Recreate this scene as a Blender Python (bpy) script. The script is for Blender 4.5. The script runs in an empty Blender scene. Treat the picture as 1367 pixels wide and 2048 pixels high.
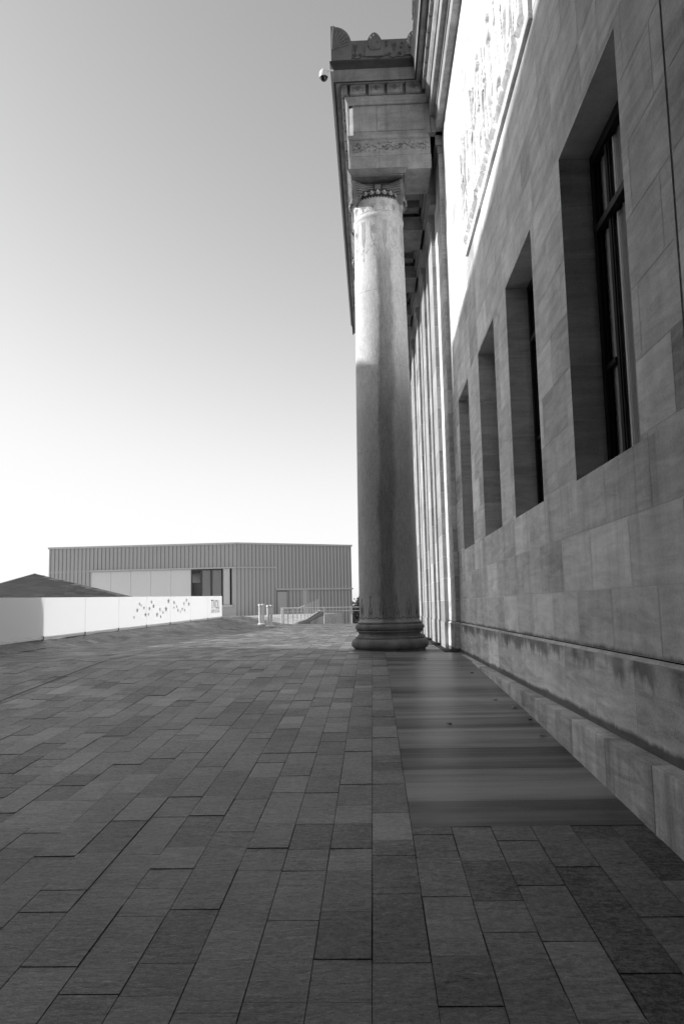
import bpy, math, random
from mathutils import Vector, Matrix, noise as mnoise
random.seed(7)
R = math.radians
scene = bpy.context.scene
COL = scene.collection
# ------------------------------------------------------------------ camera
HC = 0.9644
PITCH, YAW, ROLL = 0.117935, 0.0367693, 0.0214407
def rotm(p, y, r):
    cy, sy, cp, sp, cr, sr = math.cos(y), math.sin(y), math.cos(p), math.sin(p), math.cos(r), math.sin(r)
    Rz = Matrix(((cy, -sy, 0), (sy, cy, 0), (0, 0, 1)))
    Rx = Matrix(((1, 0, 0), (0, cp, -sp), (0, sp, cp)))
    Ry = Matrix(((cr, 0, sr), (0, 1, 0), (-sr, 0, cr)))
    return Rz @ Rx @ Ry
M = rotm(PITCH, YAW, ROLL)
cd = bpy.data.cameras.new('camera'); cam = bpy.data.objects.new('camera', cd); COL.objects.link(cam)
cd.sensor_fit = 'VERTICAL'; cd.sensor_height = 36.0; cd.lens = 1592 / 2048 * 36
cd.clip_start = 0.05; cd.clip_end = 6000
r_, f_, u_ = M.col[0], M.col[1], M.col[2]
cam.matrix_world = Matrix(((r_[0], u_[0], -f_[0], 0), (r_[1], u_[1], -f_[1], 0), (r_[2], u_[2], -f_[2], HC), (0, 0, 0, 1)))
scene.camera = cam
def ray(px, py):
    return M @ Vector(((px - 683.5) / 1592, 1, -(py - 1024) / 1592))
def at(px, py, Y):
    d = ray(px, py); k = Y / d.y
    return Vector((d.x * k, Y, d.z * k + HC))
# ------------------------------------------------------------------ light
SUN_EL, SUN_AZ = R(25), R(5)       # azimuth counted from -X towards +Y
to_sun = Vector((-math.cos(SUN_EL) * math.cos(SUN_AZ), math.cos(SUN_EL) * math.sin(SUN_AZ), math.sin(SUN_EL)))
w = bpy.data.worlds.new("World"); scene.world = w; w.use_nodes = True
nt = w.node_tree; bg = nt.nodes['Background']
sky = nt.nodes.new('ShaderNodeTexSky'); sky.sky_type = 'NISHITA'; sky.sun_disc = False
sky.sun_elevation = SUN_EL; sky.sun_rotation = math.atan2(to_sun.x, to_sun.y)
sky.air_density = 1.0; sky.dust_density = 1.0; sky.ozone_density = 1.0
sep = nt.nodes.new('ShaderNodeSeparateColor'); nt.links.new(sky.outputs[0], sep.inputs[0])
mx = nt.nodes.new('ShaderNodeMath'); mx.operation = 'MULTIPLY_ADD'; mx.inputs[1].default_value = 0.40
mg = nt.nodes.new('ShaderNodeMath'); mg.operation = 'MULTIPLY'; mg.inputs[1].default_value = 0.60
nt.links.new(sep.outputs[1], mg.inputs[0]); nt.links.new(sep.outputs[0], mx.inputs[0]); nt.links.new(mg.outputs[0], mx.inputs[2])
sc1 = nt.nodes.new('ShaderNodeMath'); sc1.operation = 'SMOOTH_MIN'; sc1.inputs[1].default_value = 3.3; sc1.inputs[2].default_value = 2.2
nt.links.new(mx.outputs[0], sc1.inputs[0]); sc2 = nt.nodes.new('ShaderNodeMath'); sc2.operation = 'MULTIPLY'; sc2.inputs[1].default_value = .5; nt.links.new(mx.outputs[0], sc2.inputs[0])
sc3 = nt.nodes.new('ShaderNodeMath'); sc3.operation = 'MAXIMUM'; nt.links.new(sc1.outputs[0], sc3.inputs[0]); nt.links.new(sc2.outputs[0], sc3.inputs[1])
nt.links.new(sc3.outputs[0], bg.inputs[0]); bg.inputs[1].default_value = 0.124
sl = bpy.data.lights.new('sun', 'SUN'); sl.energy = 2.15; sl.angle = R(0.35); sl.color = (1, 1, 1)
so = bpy.data.objects.new('sun', sl); COL.objects.link(so)
so.rotation_euler = (-to_sun).to_track_quat('-Z', 'Y').to_euler()
scene.view_settings.view_transform = 'Standard'; scene.view_settings.look = 'None'
scene.view_settings.exposure = 1.3; scene.view_settings.gamma = 1.0
# ------------------------------------------------------------------ helpers
def tag(o, label=None, cat=None, group=None, kind=None):
    if label: o['label'] = label
    if cat: o['category'] = cat
    if group: o['group'] = group
    if kind: o['kind'] = kind
    return o
class MB:
    def __init__(s): s.v = []; s.f = []; s.t = []
    def face(s, pts, tone=0.0):
        n = len(s.v); s.v += [tuple(p) for p in pts]; s.f.append(tuple(range(n, n + len(pts)))); s.t.append(tone)
    def box(s, a, b, tone=0.0):
        x0, y0, z0 = a; x1, y1, z1 = b; n = len(s.v)
        s.v += [(x0, y0, z0), (x1, y0, z0), (x1, y1, z0), (x0, y1, z0), (x0, y0, z1), (x1, y0, z1), (x1, y1, z1), (x0, y1, z1)]
        for q in ((0, 3, 2, 1), (4, 5, 6, 7), (0, 1, 5, 4), (1, 2, 6, 5), (2, 3, 7, 6), (3, 0, 4, 7)):
            s.f.append(tuple(n + i for i in q)); s.t.append(tone)
    def beam(s, a, b, wd, ht, tone=0.0):
        a = Vector(a); b = Vector(b); d = (b - a).normalized()
        up = Vector((0, 0, 1)) if abs(d.z) < .95 else Vector((0, 1, 0))
        sx = d.cross(up).normalized() * wd / 2; sz = sx.cross(d).normalized() * ht / 2
        n = len(s.v)
        for p in (a, b):
            for q in (-sx - sz, sx - sz, sx + sz, -sx + sz): s.v.append(tuple(p + q))
        for q in ((0, 3, 2, 1), (4, 5, 6, 7), (0, 1, 5, 4), (1, 2, 6, 5), (2, 3, 7, 6), (3, 0, 4, 7)):
            s.f.append(tuple(n + i for i in q)); s.t.append(tone)
    def tube(s, pts, r, k=6, closed=False, tone=0.0):
        pts = [Vector(p) for p in pts]; m = len(pts); base = len(s.v)
        rr = r if isinstance(r, (list, tuple)) else [r] * m
        for i, p in enumerate(pts):
            a = pts[(i - 1) % m] if (closed or i > 0) else p
            b = pts[(i + 1) % m] if (closed or i < m - 1) else p
            d = (b - a).normalized()
            up = Vector((0, 0, 1)) if abs(d.z) < .9 else Vector((0, 1, 0))
            x = d.cross(up).normalized(); y = x.cross(d).normalized()
            for j in range(k):
                t = 2 * math.pi * j / k; s.v.append(tuple(p + x * math.cos(t) * rr[i] + y * math.sin(t) * rr[i]))
        for i in range(m if closed else m - 1):
            for j in range(k):
                a = base + i * k; b = base + ((i + 1) % m) * k
                s.f.append((a + j, a + (j + 1) % k, b + (j + 1) % k, b + j)); s.t.append(tone)
        if not closed:
            s.f.append(tuple(base + j for j in range(k))[::-1]); s.t.append(tone)
            s.f.append(tuple(base + (m - 1) * k + j for j in range(k))); s.t.append(tone)
    def lathe(s, prof, c, n=64, axis='z', tone=0.0):
        base = len(s.v)
        for (r, z) in prof:
            for i in range(n):
                t = 2 * math.pi * i / n
                if axis == 'z': s.v.append((c[0] + r * math.cos(t), c[1] + r * math.sin(t), c[2] + z))
                elif axis == 'x': s.v.append((c[0] + z, c[1] + r * math.cos(t), c[2] + r * math.sin(t)))
                else: s.v.append((c[0] + r * math.cos(t), c[1] + z, c[2] + r * math.sin(t)))
        for k in range(len(prof) - 1):
            for i in range(n):
                a = base + k * n; b = a + n
                s.f.append((a + i, a + (i + 1) % n, b + (i + 1) % n, b + i)); s.t.append(tone)
        s.f.append(tuple(base + i for i in range(n))[::-1]); s.t.append(tone)
        s.f.append(tuple(base + (len(prof) - 1) * n + i for i in range(n))); s.t.append(tone)
    def ball(s, c, rx, ry, rz, n=10, m=6, tone=0.0):
        base = len(s.v)
        for j in range(1, m):
            ph = math.pi * j / m
            for i in range(n):
                t = 2 * math.pi * i / n
                s.v.append((c[0] + rx * math.sin(ph) * math.cos(t), c[1] + ry * math.sin(ph) * math.sin(t), c[2] + rz * math.cos(ph)))
        top = len(s.v); s.v.append((c[0], c[1], c[2] + rz)); bot = len(s.v); s.v.append((c[0], c[1], c[2] - rz))
        for j in range(m - 2):
            for i in range(n):
                a = base + j * n; b = a + n
                s.f.append((a + i, b + i, b + (i + 1) % n, a + (i + 1) % n)); s.t.append(tone)
        for i in range(n):
            s.f.append((top, base + i, base + (i + 1) % n)); s.t.append(tone)
            b = base + (m - 2) * n; s.f.append((bot, b + (i + 1) % n, b + i)); s.t.append(tone)
    def prism(s, pts, d, tone=0.0):      # planar polygon extruded by vector d
        n = len(s.v); k = len(pts); d = Vector(d)
        s.v += [tuple(p) for p in pts] + [tuple(Vector(p) + d) for p in pts]
        s.f.append(tuple(range(n, n + k))); s.f.append(tuple(range(n + k, n + 2 * k))[::-1]); s.t += [tone, tone]
        for i in range(k):
            j = (i + 1) % k; s.f.append((n + j, n + i, n + k + i, n + k + j)); s.t.append(tone)
    def build(s, name, mat, parent=None, smooth=False, loc=None, bevel=0):
        me = bpy.data.meshes.new(name)
        L = Vector((0, 0, 0))
        if parent is not None:
            q = parent
            while q is not None: L = L + Vector(q.location) if q.type == 'EMPTY' else L; q = q.parent
        if loc is not None:                       # top-level mesh: origin at its base
            me.from_pydata([tuple(Vector(v) - Vector(loc)) for v in s.v], [], s.f)
        else:
            me.from_pydata(s.v, [], s.f)
        at_ = me.attributes.new('tone', 'FLOAT', 'FACE'); at_.data.foreach_set('value', s.t)
        me.materials.append(mat)
        o = bpy.data.objects.new(name, me); COL.objects.link(o)
        if parent is not None:
            o.parent = parent
            if parent.type == 'EMPTY': o.location = -L
        if loc is not None: o.location = loc
        if smooth:
            me.polygons.foreach_set('use_smooth', [True] * len(me.polygons))
            me.update()
            try: me.set_sharp_from_angle(angle=R(40))
            except Exception: pass
        if bevel:
            b = o.modifiers.new('bevel', 'BEVEL'); b.width = bevel; b.segments = 2; b.limit_method = 'ANGLE'; b.angle_limit = R(40)
        return o
def empty(name, loc, label, cat, group=None):
    o = bpy.data.objects.new(name, None); COL.objects.link(o); o.location = loc; o.empty_display_size = .2
    return tag(o, label, cat, group)
# ------------------------------------------------------------------ materials
class NB:
    def __init__(s, name):
        s.m = bpy.data.materials.new(name); s.m.use_nodes = True; s.nt = s.m.node_tree
        s.b = s.nt.nodes['Principled BSDF']
        s.tc = s.n('ShaderNodeTexCoord').outputs['Object']
    def n(s, t, **k):
        x = s.nt.nodes.new(t)
        for a, v in k.items(): setattr(x, a, v)
        return x
    def l(s, a, b): s.nt.links.new(a, b)
    def put(s, sock, v):
        if hasattr(v, 'is_output') or isinstance(v, bpy.types.NodeSocket): s.l(v, sock)
        else: sock.default_value = v
    def math(s, op, a, b=0.0, c=None, clamp=False):
        x = s.n('ShaderNodeMath', operation=op, use_clamp=clamp); s.put(x.inputs[0], a); s.put(x.inputs[1], b)
        if c is not None: s.put(x.inputs[2], c)
        return x.outputs[0]
    def noise(s, scale, detail=4, rough=.55, vec=(1, 1, 1), rot=(0, 0, 0), dist=0.0, off=(0, 0, 0), tofs=False):
        mp = s.n('ShaderNodeMapping'); mp.inputs['Scale'].default_value = vec; mp.inputs['Rotation'].default_value = rot
        mp.inputs['Location'].default_value = off
        if tofs:
            va = s.n('ShaderNodeVectorMath', operation='MULTIPLY_ADD'); a_ = s.n('ShaderNodeAttribute'); a_.attribute_name = 'tone'
            s.l(a_.outputs['Vector'], va.inputs[0]); va.inputs[1].default_value = (211, 173, 97); s.l(s.tc, va.inputs[2]); s.l(va.outputs[0], mp.inputs[0])
        else: s.l(s.tc, mp.inputs[0])
        x = s.n('ShaderNodeTexNoise'); x.inputs['Scale'].default_value = scale; x.inputs['Detail'].default_value = detail
        x.inputs['Roughness'].default_value = rough; x.inputs['Distortion'].default_value = dist
        s.l(mp.outputs[0], x.inputs['Vector']); return x.outputs['Fac']
    def rng(s, v, a, b, c, d, smooth=False):
        x = s.n('ShaderNodeMapRange'); x.clamp = True
        if smooth: x.interpolation_type = 'SMOOTHSTEP'
        s.put(x.inputs[0], v)
        for i, q in enumerate((a, b, c, d)): s.put(x.inputs[i + 1], q)
        return x.outputs[0]
    def con(s, v, amp, w=.17):
        return s.rng(v, .5 - w, .5 + w, -amp, amp)
    def xyz(s):
        x = s.n('ShaderNodeSeparateXYZ'); s.l(s.tc, x.inputs[0]); return x.outputs
    def tone(s):
        x = s.n('ShaderNodeAttribute'); x.attribute_name = 'tone'; return x.outputs['Fac']
    def col(s, v, rough=.8, spec=.3, bump=None, bs=.2, bd=.01):
        v = s.math('MAXIMUM', v, 0.006)
        c = s.n('ShaderNodeCombineColor'); [s.l(v, c.inputs[i]) for i in range(3)]
        s.l(c.outputs[0], s.b.inputs['Base Color']); s.put(s.b.inputs['Roughness'], rough)
        s.b.inputs['Specular IOR Level'].default_value = spec
        if bump is not None:
            b = s.n('ShaderNodeBump'); b.inputs['Strength'].default_value = bs; b.inputs['Distance'].default_value = bd
            s.l(bump, b.inputs['Height']); s.l(b.outputs[0], s.b.inputs['Normal'])
        return s.m
def stone(name, base, var=.12, vein=.1, veinrot=(.6, 0, 0), grime=0, rough=.8, fine=.05, streak=0, low=False, ledge=None):
    b = NB(name)
    big = b.noise(.9, 5, .6, tofs=True); med = b.noise(4, 6, .6); fi = b.noise(60, 3, .6)
    vn = b.noise(1.2, 5, .65, vec=(1, 1.0, 7), rot=veinrot, dist=.8, tofs=True)
    v = b.math('ADD', b.con(big, var), 1.0)
    v = b.math('ADD', v, b.con(med, var * .6))
    v = b.math('ADD', v, b.con(vn, vein))
    v = b.math('ADD', v, b.con(fi, fine * 1.6))
    v = b.math('ADD', v, b.math('MULTIPLY', b.tone(), 1.3))
    if streak:
        st = b.noise(3.0, 6, .7, vec=(1, 1, .10)); v = b.math('MULTIPLY', v, b.rng(st, .45, .68, 1, 1 - streak))
    if ledge:
        X, Y, Z = b.xyz()
        if name == 'ashlar_limestone':      # rain streaks below the sills
            sk = b.math('MULTIPLY', b.rng(b.noise(2.4, 5, .7, vec=(1, 1, .05), off=(0, 4, 0)), .50, .66, 0, 1), b.rng(b.math('ADD', Z, b.con(b.noise(3, 3, .5, vec=(1, 1, .02)), .4)), .9, 2.04, 0, 1))
            sk = b.math('MULTIPLY', sk, b.math('LESS_THAN', Z, 2.046)); v = b.math('MULTIPLY', v, b.math('SUBTRACT', 1.0, b.math('MULTIPLY', sk, .35)))
        for (z0, z1, amp, dirn, k) in ledge:     # dirt washed down (or creeping up) from an edge, ragged
            nz = b.noise(1.6, 6, .72, vec=(1, 1, .3), off=(z0, 3, 1))
            nz2 = b.noise(14, 4, .6, vec=(1, 1, .15))
            lim = b.math('ADD', b.math('MULTIPLY', b.math('SUBTRACT', nz, .5), amp * 4), b.math('MULTIPLY', b.math('SUBTRACT', nz2, .5), amp * .5))
            if dirn < 0: edge = b.math('SUBTRACT', Z, b.math('ADD', z1, lim)); msk = b.math('MULTIPLY', b.rng(edge, -.02, .10, 0, 1, True), b.rng(b.noise(.9, 3, .6, vec=(1, 1, .1), off=(5, 1, 0)), .34, .52, .15, 1, True))
            else: edge = b.math('SUBTRACT', b.math('ADD', z1, lim), Z); msk = b.rng(edge, -.02, .03, 0, 1, True)
            lo = b.math('GREATER_THAN', Z, z0 if dirn > 0 else z1 - 1); hi = b.math('LESS_THAN', Z, z0 if dirn < 0 else z1 + 1)
            msk = b.math('MULTIPLY', b.math('MULTIPLY', msk, lo), hi)
            v = b.math('MULTIPLY', v, b.math('SUBTRACT', 1.0, b.math('MULTIPLY', msk, k)))
    v = b.math('MULTIPLY', v, base)
    return b.col(v, rough, .3, b.math('ADD', fi, med), .25, .004)
MAT = {}
MAT['ashlar'] = stone('ashlar_limestone', .70, .12, .19, (.75, 0, 0), streak=.14, fine=.06, ledge=[(.56, .60, .03, 1, .8)])
MAT['ashlar_base'] = stone('ashlar_base_course', .68, .14, .24, (.75, 0, 0), fine=.09, ledge=[(.535, .40, .20, -1, .66), (-.06, .02, .03, 1, .8)])
MAT['mortar'] = stone('mortar', .85, .05, 0)
MAT['mortar_dark'] = stone('mortar_dark', .12, .05, 0)
MAT['plinth'] = stone('plinth_stone', .64, .22, .25, (.5, 0, 0), streak=.5, fine=.1)
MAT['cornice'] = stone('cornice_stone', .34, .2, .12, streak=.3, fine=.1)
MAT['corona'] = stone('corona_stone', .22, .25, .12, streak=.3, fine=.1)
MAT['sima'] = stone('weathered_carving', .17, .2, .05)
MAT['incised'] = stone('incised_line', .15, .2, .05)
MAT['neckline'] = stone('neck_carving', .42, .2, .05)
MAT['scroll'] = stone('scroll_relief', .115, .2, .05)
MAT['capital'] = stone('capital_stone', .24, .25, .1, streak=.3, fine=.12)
MAT['crust_and_shade'] = stone('black_crust_and_shade', .045, .3, .05)  # crust on the mouldings; on the echinus, bolster shade put into colour
MAT['pier'] = stone('pier_stone', .36, .1, .1)  # greyer than the wall stone, column shade put into the tone
MAT['dark'] = stone('soffit_void', .02, .05, 0)
def m_column(lower=True):
    b = NB('column_limestone')
    X, Y, Z = b.xyz()
    big = b.noise(.8, 6, .65, vec=(1, 1, .5)); fi = b.noise(45, 4, .65); st = b.noise(7, 6, .7, vec=(1, 1, .10)); sc = b.noise(30, 4, .7, vec=(1, 1, .2), rot=(0, .25, 0))
    # soot stain running down the outer face, ragged edges
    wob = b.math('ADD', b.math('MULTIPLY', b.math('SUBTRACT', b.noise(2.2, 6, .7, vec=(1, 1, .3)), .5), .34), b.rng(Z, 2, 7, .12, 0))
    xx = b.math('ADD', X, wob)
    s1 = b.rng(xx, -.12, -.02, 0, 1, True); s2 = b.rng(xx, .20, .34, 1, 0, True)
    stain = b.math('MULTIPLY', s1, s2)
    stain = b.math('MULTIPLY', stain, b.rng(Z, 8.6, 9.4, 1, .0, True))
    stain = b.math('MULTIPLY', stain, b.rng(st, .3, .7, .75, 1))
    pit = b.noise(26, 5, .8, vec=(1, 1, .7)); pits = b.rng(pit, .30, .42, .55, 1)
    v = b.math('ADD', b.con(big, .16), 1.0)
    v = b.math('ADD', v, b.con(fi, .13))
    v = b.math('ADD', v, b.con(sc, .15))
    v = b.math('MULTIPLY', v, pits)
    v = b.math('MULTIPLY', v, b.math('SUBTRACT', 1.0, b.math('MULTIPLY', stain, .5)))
    low_shade = b.rng(b.math('ADD', Z, b.math('MULTIPLY', b.math('SUBTRACT', big, .5), 1.5)), 4.8, 7.0, .62, 1, True)  # cast shadow on the lower shaft deepened in the colour
    v = b.math('MULTIPLY', v, low_shade)
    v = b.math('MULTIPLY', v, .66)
    return b.col(v, .8, .2, b.math('ADD', pit, sc), .6, .008)
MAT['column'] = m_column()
def m_paver():
    b = NB('granite_paver')
    fi = b.noise(90, 5, .75); gr = b.noise(22, 5, .7, vec=(.45, 1.3, 1)); big = b.noise(.35, 3, .5); sp = b.noise(9, 6, .7, vec=(.5, 1.2, 1), dist=.6)
    fl = b.noise(38, 4, .8, vec=(.5, 1.2, 1), off=(7, 2, 0)); gn = b.noise(30, 2, .9, off=(3, 9, 0)); wr = b.noise(1.1, 5, .7, off=(1, 4, 0))
    v = b.math('ADD', 1.0, b.tone())
    v = b.math('ADD', v, b.con(fi, .32))
    v = b.math('ADD', v, b.con(gn, .30, .12))
    v = b.math('ADD', v, b.con(wr, .16, .12))
    v = b.math('ADD', v, b.con(gr, .32))
    v = b.math('ADD', v, b.con(sp, .24))
    v = b.math('ADD', v, b.rng(fl, .56, .68, 0, .8))
    v = b.math('ADD', v, b.rng(fl, .44, .34, 0, -.45))
    v = b.math('MULTIPLY', v, b.rng(big, .38, .62, .78, 1.15))
    v = b.math('MULTIPLY', v, .18)
    return b.col(v, b.rng(gr, .3, .7, .40, .58), .5, b.math('ADD', b.math('MULTIPLY', gr, 2), b.math('ADD', fi, b.math('MULTIPLY', sp, 3))), .6, .006)
MAT['paver'] = m_paver()
MAT['joint'] = stone('paving_joint', .02, .2, 0)
def m_slab():
    b = NB('honed_slab')
    X, Y, Z = b.xyz()
    band = b.noise(1.5, 5, .7, vec=(.03, 1, 1)); fine = b.noise(14, 6, .75, vec=(.02, 1, 1)); big = b.noise(1.2, 5, .6); fl = b.noise(5, 5, .6, vec=(.25, 1, 1))
    v = b.math('ADD', 1.0, b.tone())
    v = b.math('ADD', v, b.con(band, .5, .08))
    v = b.math('ADD', v, b.con(fine, .35, .15))
    v = b.math('ADD', v, b.math('MULTIPLY', b.math('SUBTRACT', big, .5), .3))
    v = b.math('ADD', v, b.con(fl, .22, .15))
    v = b.math('ADD', v, b.con(b.noise(80, 4, .75), .22))
    v = b.math('MULTIPLY', v, .17)
    return b.col(v, b.rng(fine, .3, .7, .26, .46), .5, fine, .06, .004)
MAT['slab'] = m_slab()
def plain(name, base, rough=.5, metal=0.0, var=.08, spec=.5, sc=3):
    b = NB(name); n1 = b.noise(sc, 5, .6); n2 = b.noise(sc * 14, 3, .6)
    v = b.math('MULTIPLY', b.math('ADD', b.tone(), b.math('ADD', 1.0, b.math('ADD', b.math('MULTIPLY', b.math('SUBTRACT', n1, .5), var * 2), b.math('MULTIPLY', b.math('SUBTRACT', n2, .5), var)))), base)
    m = b.col(v, b.rng(n1, .3, .7, max(rough - .08, 0), rough + .08), spec); b.b.inputs['Metallic'].default_value = metal
    return m
MAT['frame'] = plain('bronze_window_frame', .012, .6, spec=.2)
MAT['curtain'] = plain('curtain_cloth', .8, .9, spec=.1)
MAT['room'] = plain('dark_interior', .02, .9)
MAT['cladding'] = plain('seamed_metal_cladding', .53, .45, 0.1, .08, sc=.4)
MAT['seam'] = plain('standing_seam', .22, .5)
MAT['standing'] = plain('grey_window_frame', .07, .5)
MAT['flash'] = plain('roof_flashing', .62, .4)
MAT['panelw'] = plain('light_wall_panel', .82, .6, var=.04, sc=.3)
MAT['gravel'] = stone('pale_gravel', .48, .25, .05, fine=.3)
MAT['slate'] = plain('dark_slate', .10, .7, sc=1.5, var=.3)
MAT['white'] = plain('white_paint', .80, .4, var=.02)
MAT['steel'] = plain('galvanised_steel', .8, .35, .2, .06)
MAT['steeld'] = plain('dark_steel', .12, .5)
MAT['ink'] = plain('printed_dark_ink', .05, .6)
MAT['inkmid'] = plain('printed_grey_ink', .5, .6)
MAT['inkdim'] = plain('printed_dim_ink', .28, .6)
MAT['inkpale'] = plain('printed_pale_ink', .72, .6)
MAT['camdome'] = plain('smoked_dome', .01, .06, spec=.8)
MAT['leafdry'] = plain('dry_leaf_brown', .05, .8)
MAT['leafpale'] = plain('dry_leaf_pale', .45, .8)
MAT['leaf'] = plain('foliage', .16, .6, var=.4, sc=1.5)
MAT['bark'] = plain('bark', .08, .9)
MAT['soil'] = stone('ground_soil', .12, .3, 0)
def m_glass():
    b = NB('window_glass'); b.b.inputs['Base Color'].default_value = (.02, .02, .02, 1); b.b.inputs['Roughness'].default_value = .03
    b.b.inputs['Specular IOR Level'].default_value = .5
    tr = b.n('ShaderNodeBsdfTransparent'); tr.inputs[0].default_value = (.94, .94, .94, 1)
    fr = b.n('ShaderNodeFresnel'); fr.inputs[0].default_value = 1.3
    gl = b.n('ShaderNodeBsdfGlossy'); gl.inputs['Roughness'].default_value = .03
    mxs = b.n('ShaderNodeMixShader'); b.l(fr.outputs[0], mxs.inputs[0]); b.l(tr.outputs[0], mxs.inputs[1]); b.l(gl.outputs[0], mxs.inputs[2])
    b.l(mxs.outputs[0], b.nt.nodes['Material Output'].inputs[0]); return b.m
MAT['glass'] = m_glass()
def m_panel():
    b = NB('white_translucent_panel'); b.b.inputs['Base Color'].default_value = (.84, .84, .84, 1); b.b.inputs['Roughness'].default_value = .35
    t = b.n('ShaderNodeBsdfTranslucent'); t.inputs[0].default_value = (.95, .95, .95, 1)
    mxs = b.n('ShaderNodeMixShader'); mxs.inputs[0].default_value = .55
    b.l(b.b.outputs[0], mxs.inputs[1]); b.l(t.outputs[0], mxs.inputs[2]); b.l(mxs.outputs[0], b.nt.nodes['Material Output'].inputs[0]); return b.m
MAT['fpanel'] = m_panel()
# ------------------------------------------------------------------ ground
FY = 14.595; RS = .0504
def sm(x): x = max(0, min(1, x)); return x * x * (3 - 2 * x)
def gz(x, y):
    z = 0 if y >= FY else -(FY - y) * RS
    z += -.028 * x * sm((y - 9) / 6) * (1 if x > 0 else .45)
    return z
VX = [(-40, -18), (8, -11.6), (18.6, -8.79), (21.2, -7.91), (26.7, -6.64), (38.2, -5.5), (45, -5.0), (60, -4.6)]   # foot of the bank
FX = [(-40, -9.6), (8, -8.9), (17.9, -8.46), (38.7, -7.37), (46, -7.0)]                                         # line of the barrier
def interp(T, y):
    if y <= T[0][0]: return T[0][1]
    for (a, b), (c, d) in zip(T, T[1:]):
        if y <= c: return b + (d - b) * (y - a) / (c - a)
    return T[-1][1]
def fence_z(y): return interp([(0, .1), (17.9, .262), (38.7, .527), (44, .55)], y)
def ground_z(x, y):
    b = gz(x, y); fx = interp(FX, y); v = max(interp(VX, y), fx + .55)
    if y > 8 and x < v:
        k = (fence_z(y) - gz(v, y)) / (v - fx)
        return gz(v, y) + min(v - x, v - fx) * k
    return b
jb = MB(); pv = MB()
PW = .2535; X0 = -.0455
def add_paver(x0, x1, y0, y1):
    g = random.choice([.0015, .0022, .0035])
    t = random.gauss(0, .25); h = random.uniform(-.0025, .003)
    if random.random() < .16: t -= .28
    if random.random() < .06: t += .28
    q = [(x0 + g, y0 + g), (x1 - g, y0 + g), (x1 - g, y1 - g), (x0 + g, y1 - g)]
    tl = [random.uniform(-.0008, .0008) for _ in range(4)]
    top = [(a, b, ground_z(a, b) + h + tl[i]) for i, (a, b) in enumerate(q)]
    pv.face(top, t)
    for i in range(4):
        j = (i + 1) % 4
        pv.face([top[i], (top[i][0], top[i][1], top[i][2] - .012), (top[j][0], top[j][1], top[j][2] - .012), top[j]], t)
def run_col(x0, x1, ya, yb):
    y = ya - random.uniform(0, .5)
    while y < yb:
        L = random.choice([.27, .34, .40, .47, .54, .54, .62, .72])
        a, b = max(y, ya), min(y + L, yb)
        if a < FY < b and b - a > .1:
            add_paver(x0, x1, a, FY); add_paver(x0, x1, FY, b)
        elif b - a > .04: add_paver(x0, x1, a, b)
        y += L
for k in range(-62, 8):
    x0 = X0 + k * PW; x1 = x0 + PW
    if x1 > 1.72: x1 = 1.72
    if x0 > 1.69: continue
    if x0 >= .2:
        run_col(x0, x1, 1.0, 5.37)
    else:
        run_col(x0, x1, 1.0, 16.62 if x0 > -.35 else 44.2) if x0 > -5 else run_col(x0, x1, 7.0, 44.2)
# beyond the slabs, under and behind the columns
for k in range(9):
    x0 = X0 + (k - 2) * PW
    if x0 + PW > 1.72: continue
    run_col(x0, x0 + PW, 16.95, 44.2)
pav = pv.build('paving', MAT['paver']); tag(pav, kind='structure')
ys = [-40, -5, 1, 3, 6, 9, 10, 11, 12, 13, 14, FY, 15, 16, 17] + [18 + i for i in range(27)] + [44.3]
xs = [-60, -40, -25, -16, -12, -10] + [-9.5 + .25 * i for i in range(46)] + [2.2]
gb = MB()
grid = [[(x, y, ground_z(x, y) - .010) for x in xs] for y in ys]
for i in range(len(ys) - 1):
    for j in range(len(xs) - 1):
        gb.face([grid[i][j], grid[i][j + 1], grid[i + 1][j + 1], grid[i + 1][j]])
tag(gb.build('paving_bed', MAT['joint']), kind='structure')
# slab strip
sb = MB(); y = 5.375
sy = [5.368]
while sy[-1] < 16.3: sy.append(sy[-1] + random.choice([.28, .4, .55, .75, .9, .9]))
sy[-1] = 16.62; sy += [16.95]
for a, b in zip(sy, sy[1:]):
    t = random.gauss(0, .28)
    segs = [a, b] if not (a < FY < b) else [a, FY, b]
    for c, d in zip(segs, segs[1:]):
        n = 4; xs_ = [.2095 + (1.72 - .2095) * i / n for i in range(n + 1)]
        for i in range(n):
            g = .002
            q = [(xs_[i], c + g), (xs_[i + 1], c + g), (xs_[i + 1], d - g), (xs_[i], d - g)]
            q = [(xs_[i], c + g), (xs_[i + 1], c + g), (xs_[i + 1], d - g), (xs_[i], d - g)]; sb.face([(u, v, gz(u, v) + .001) for u, v in q], t)
# pale threshold course across the foot of the column
for i in range(8):
    a = -.55 + i * .2837; b = a + .2817
    sb.face([(a, 16.625, gz(a, 16.6) + .002), (b, 16.625, gz(b, 16.6) + .002), (b, 16.945, gz(b, 16.9) + .002), (a, 16.945, gz(a, 16.9) + .002)], .7)
tag(sb.build('slab_walkway', MAT['slab']), kind='structure')
# drain slot
db = MB()
for i in range(60):
    a, b = 9.5 + i * .58, 9.5 + (i + 1) * .58
    if b > 44: break
    xa, xb = -4.98 + (a - 10) * .009, -4.98 + (b - 10) * .009
    db.face([(xa - .010, a, gz(xa, a) + .006), (xa + .010, a, gz(xa, a) + .006), (xb + .010, b, gz(xb, b) + .006), (xb - .010, b, gz(xb, b) + .006)])
tag(db.build('drain_slot', MAT['joint']), kind='structure')
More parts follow.
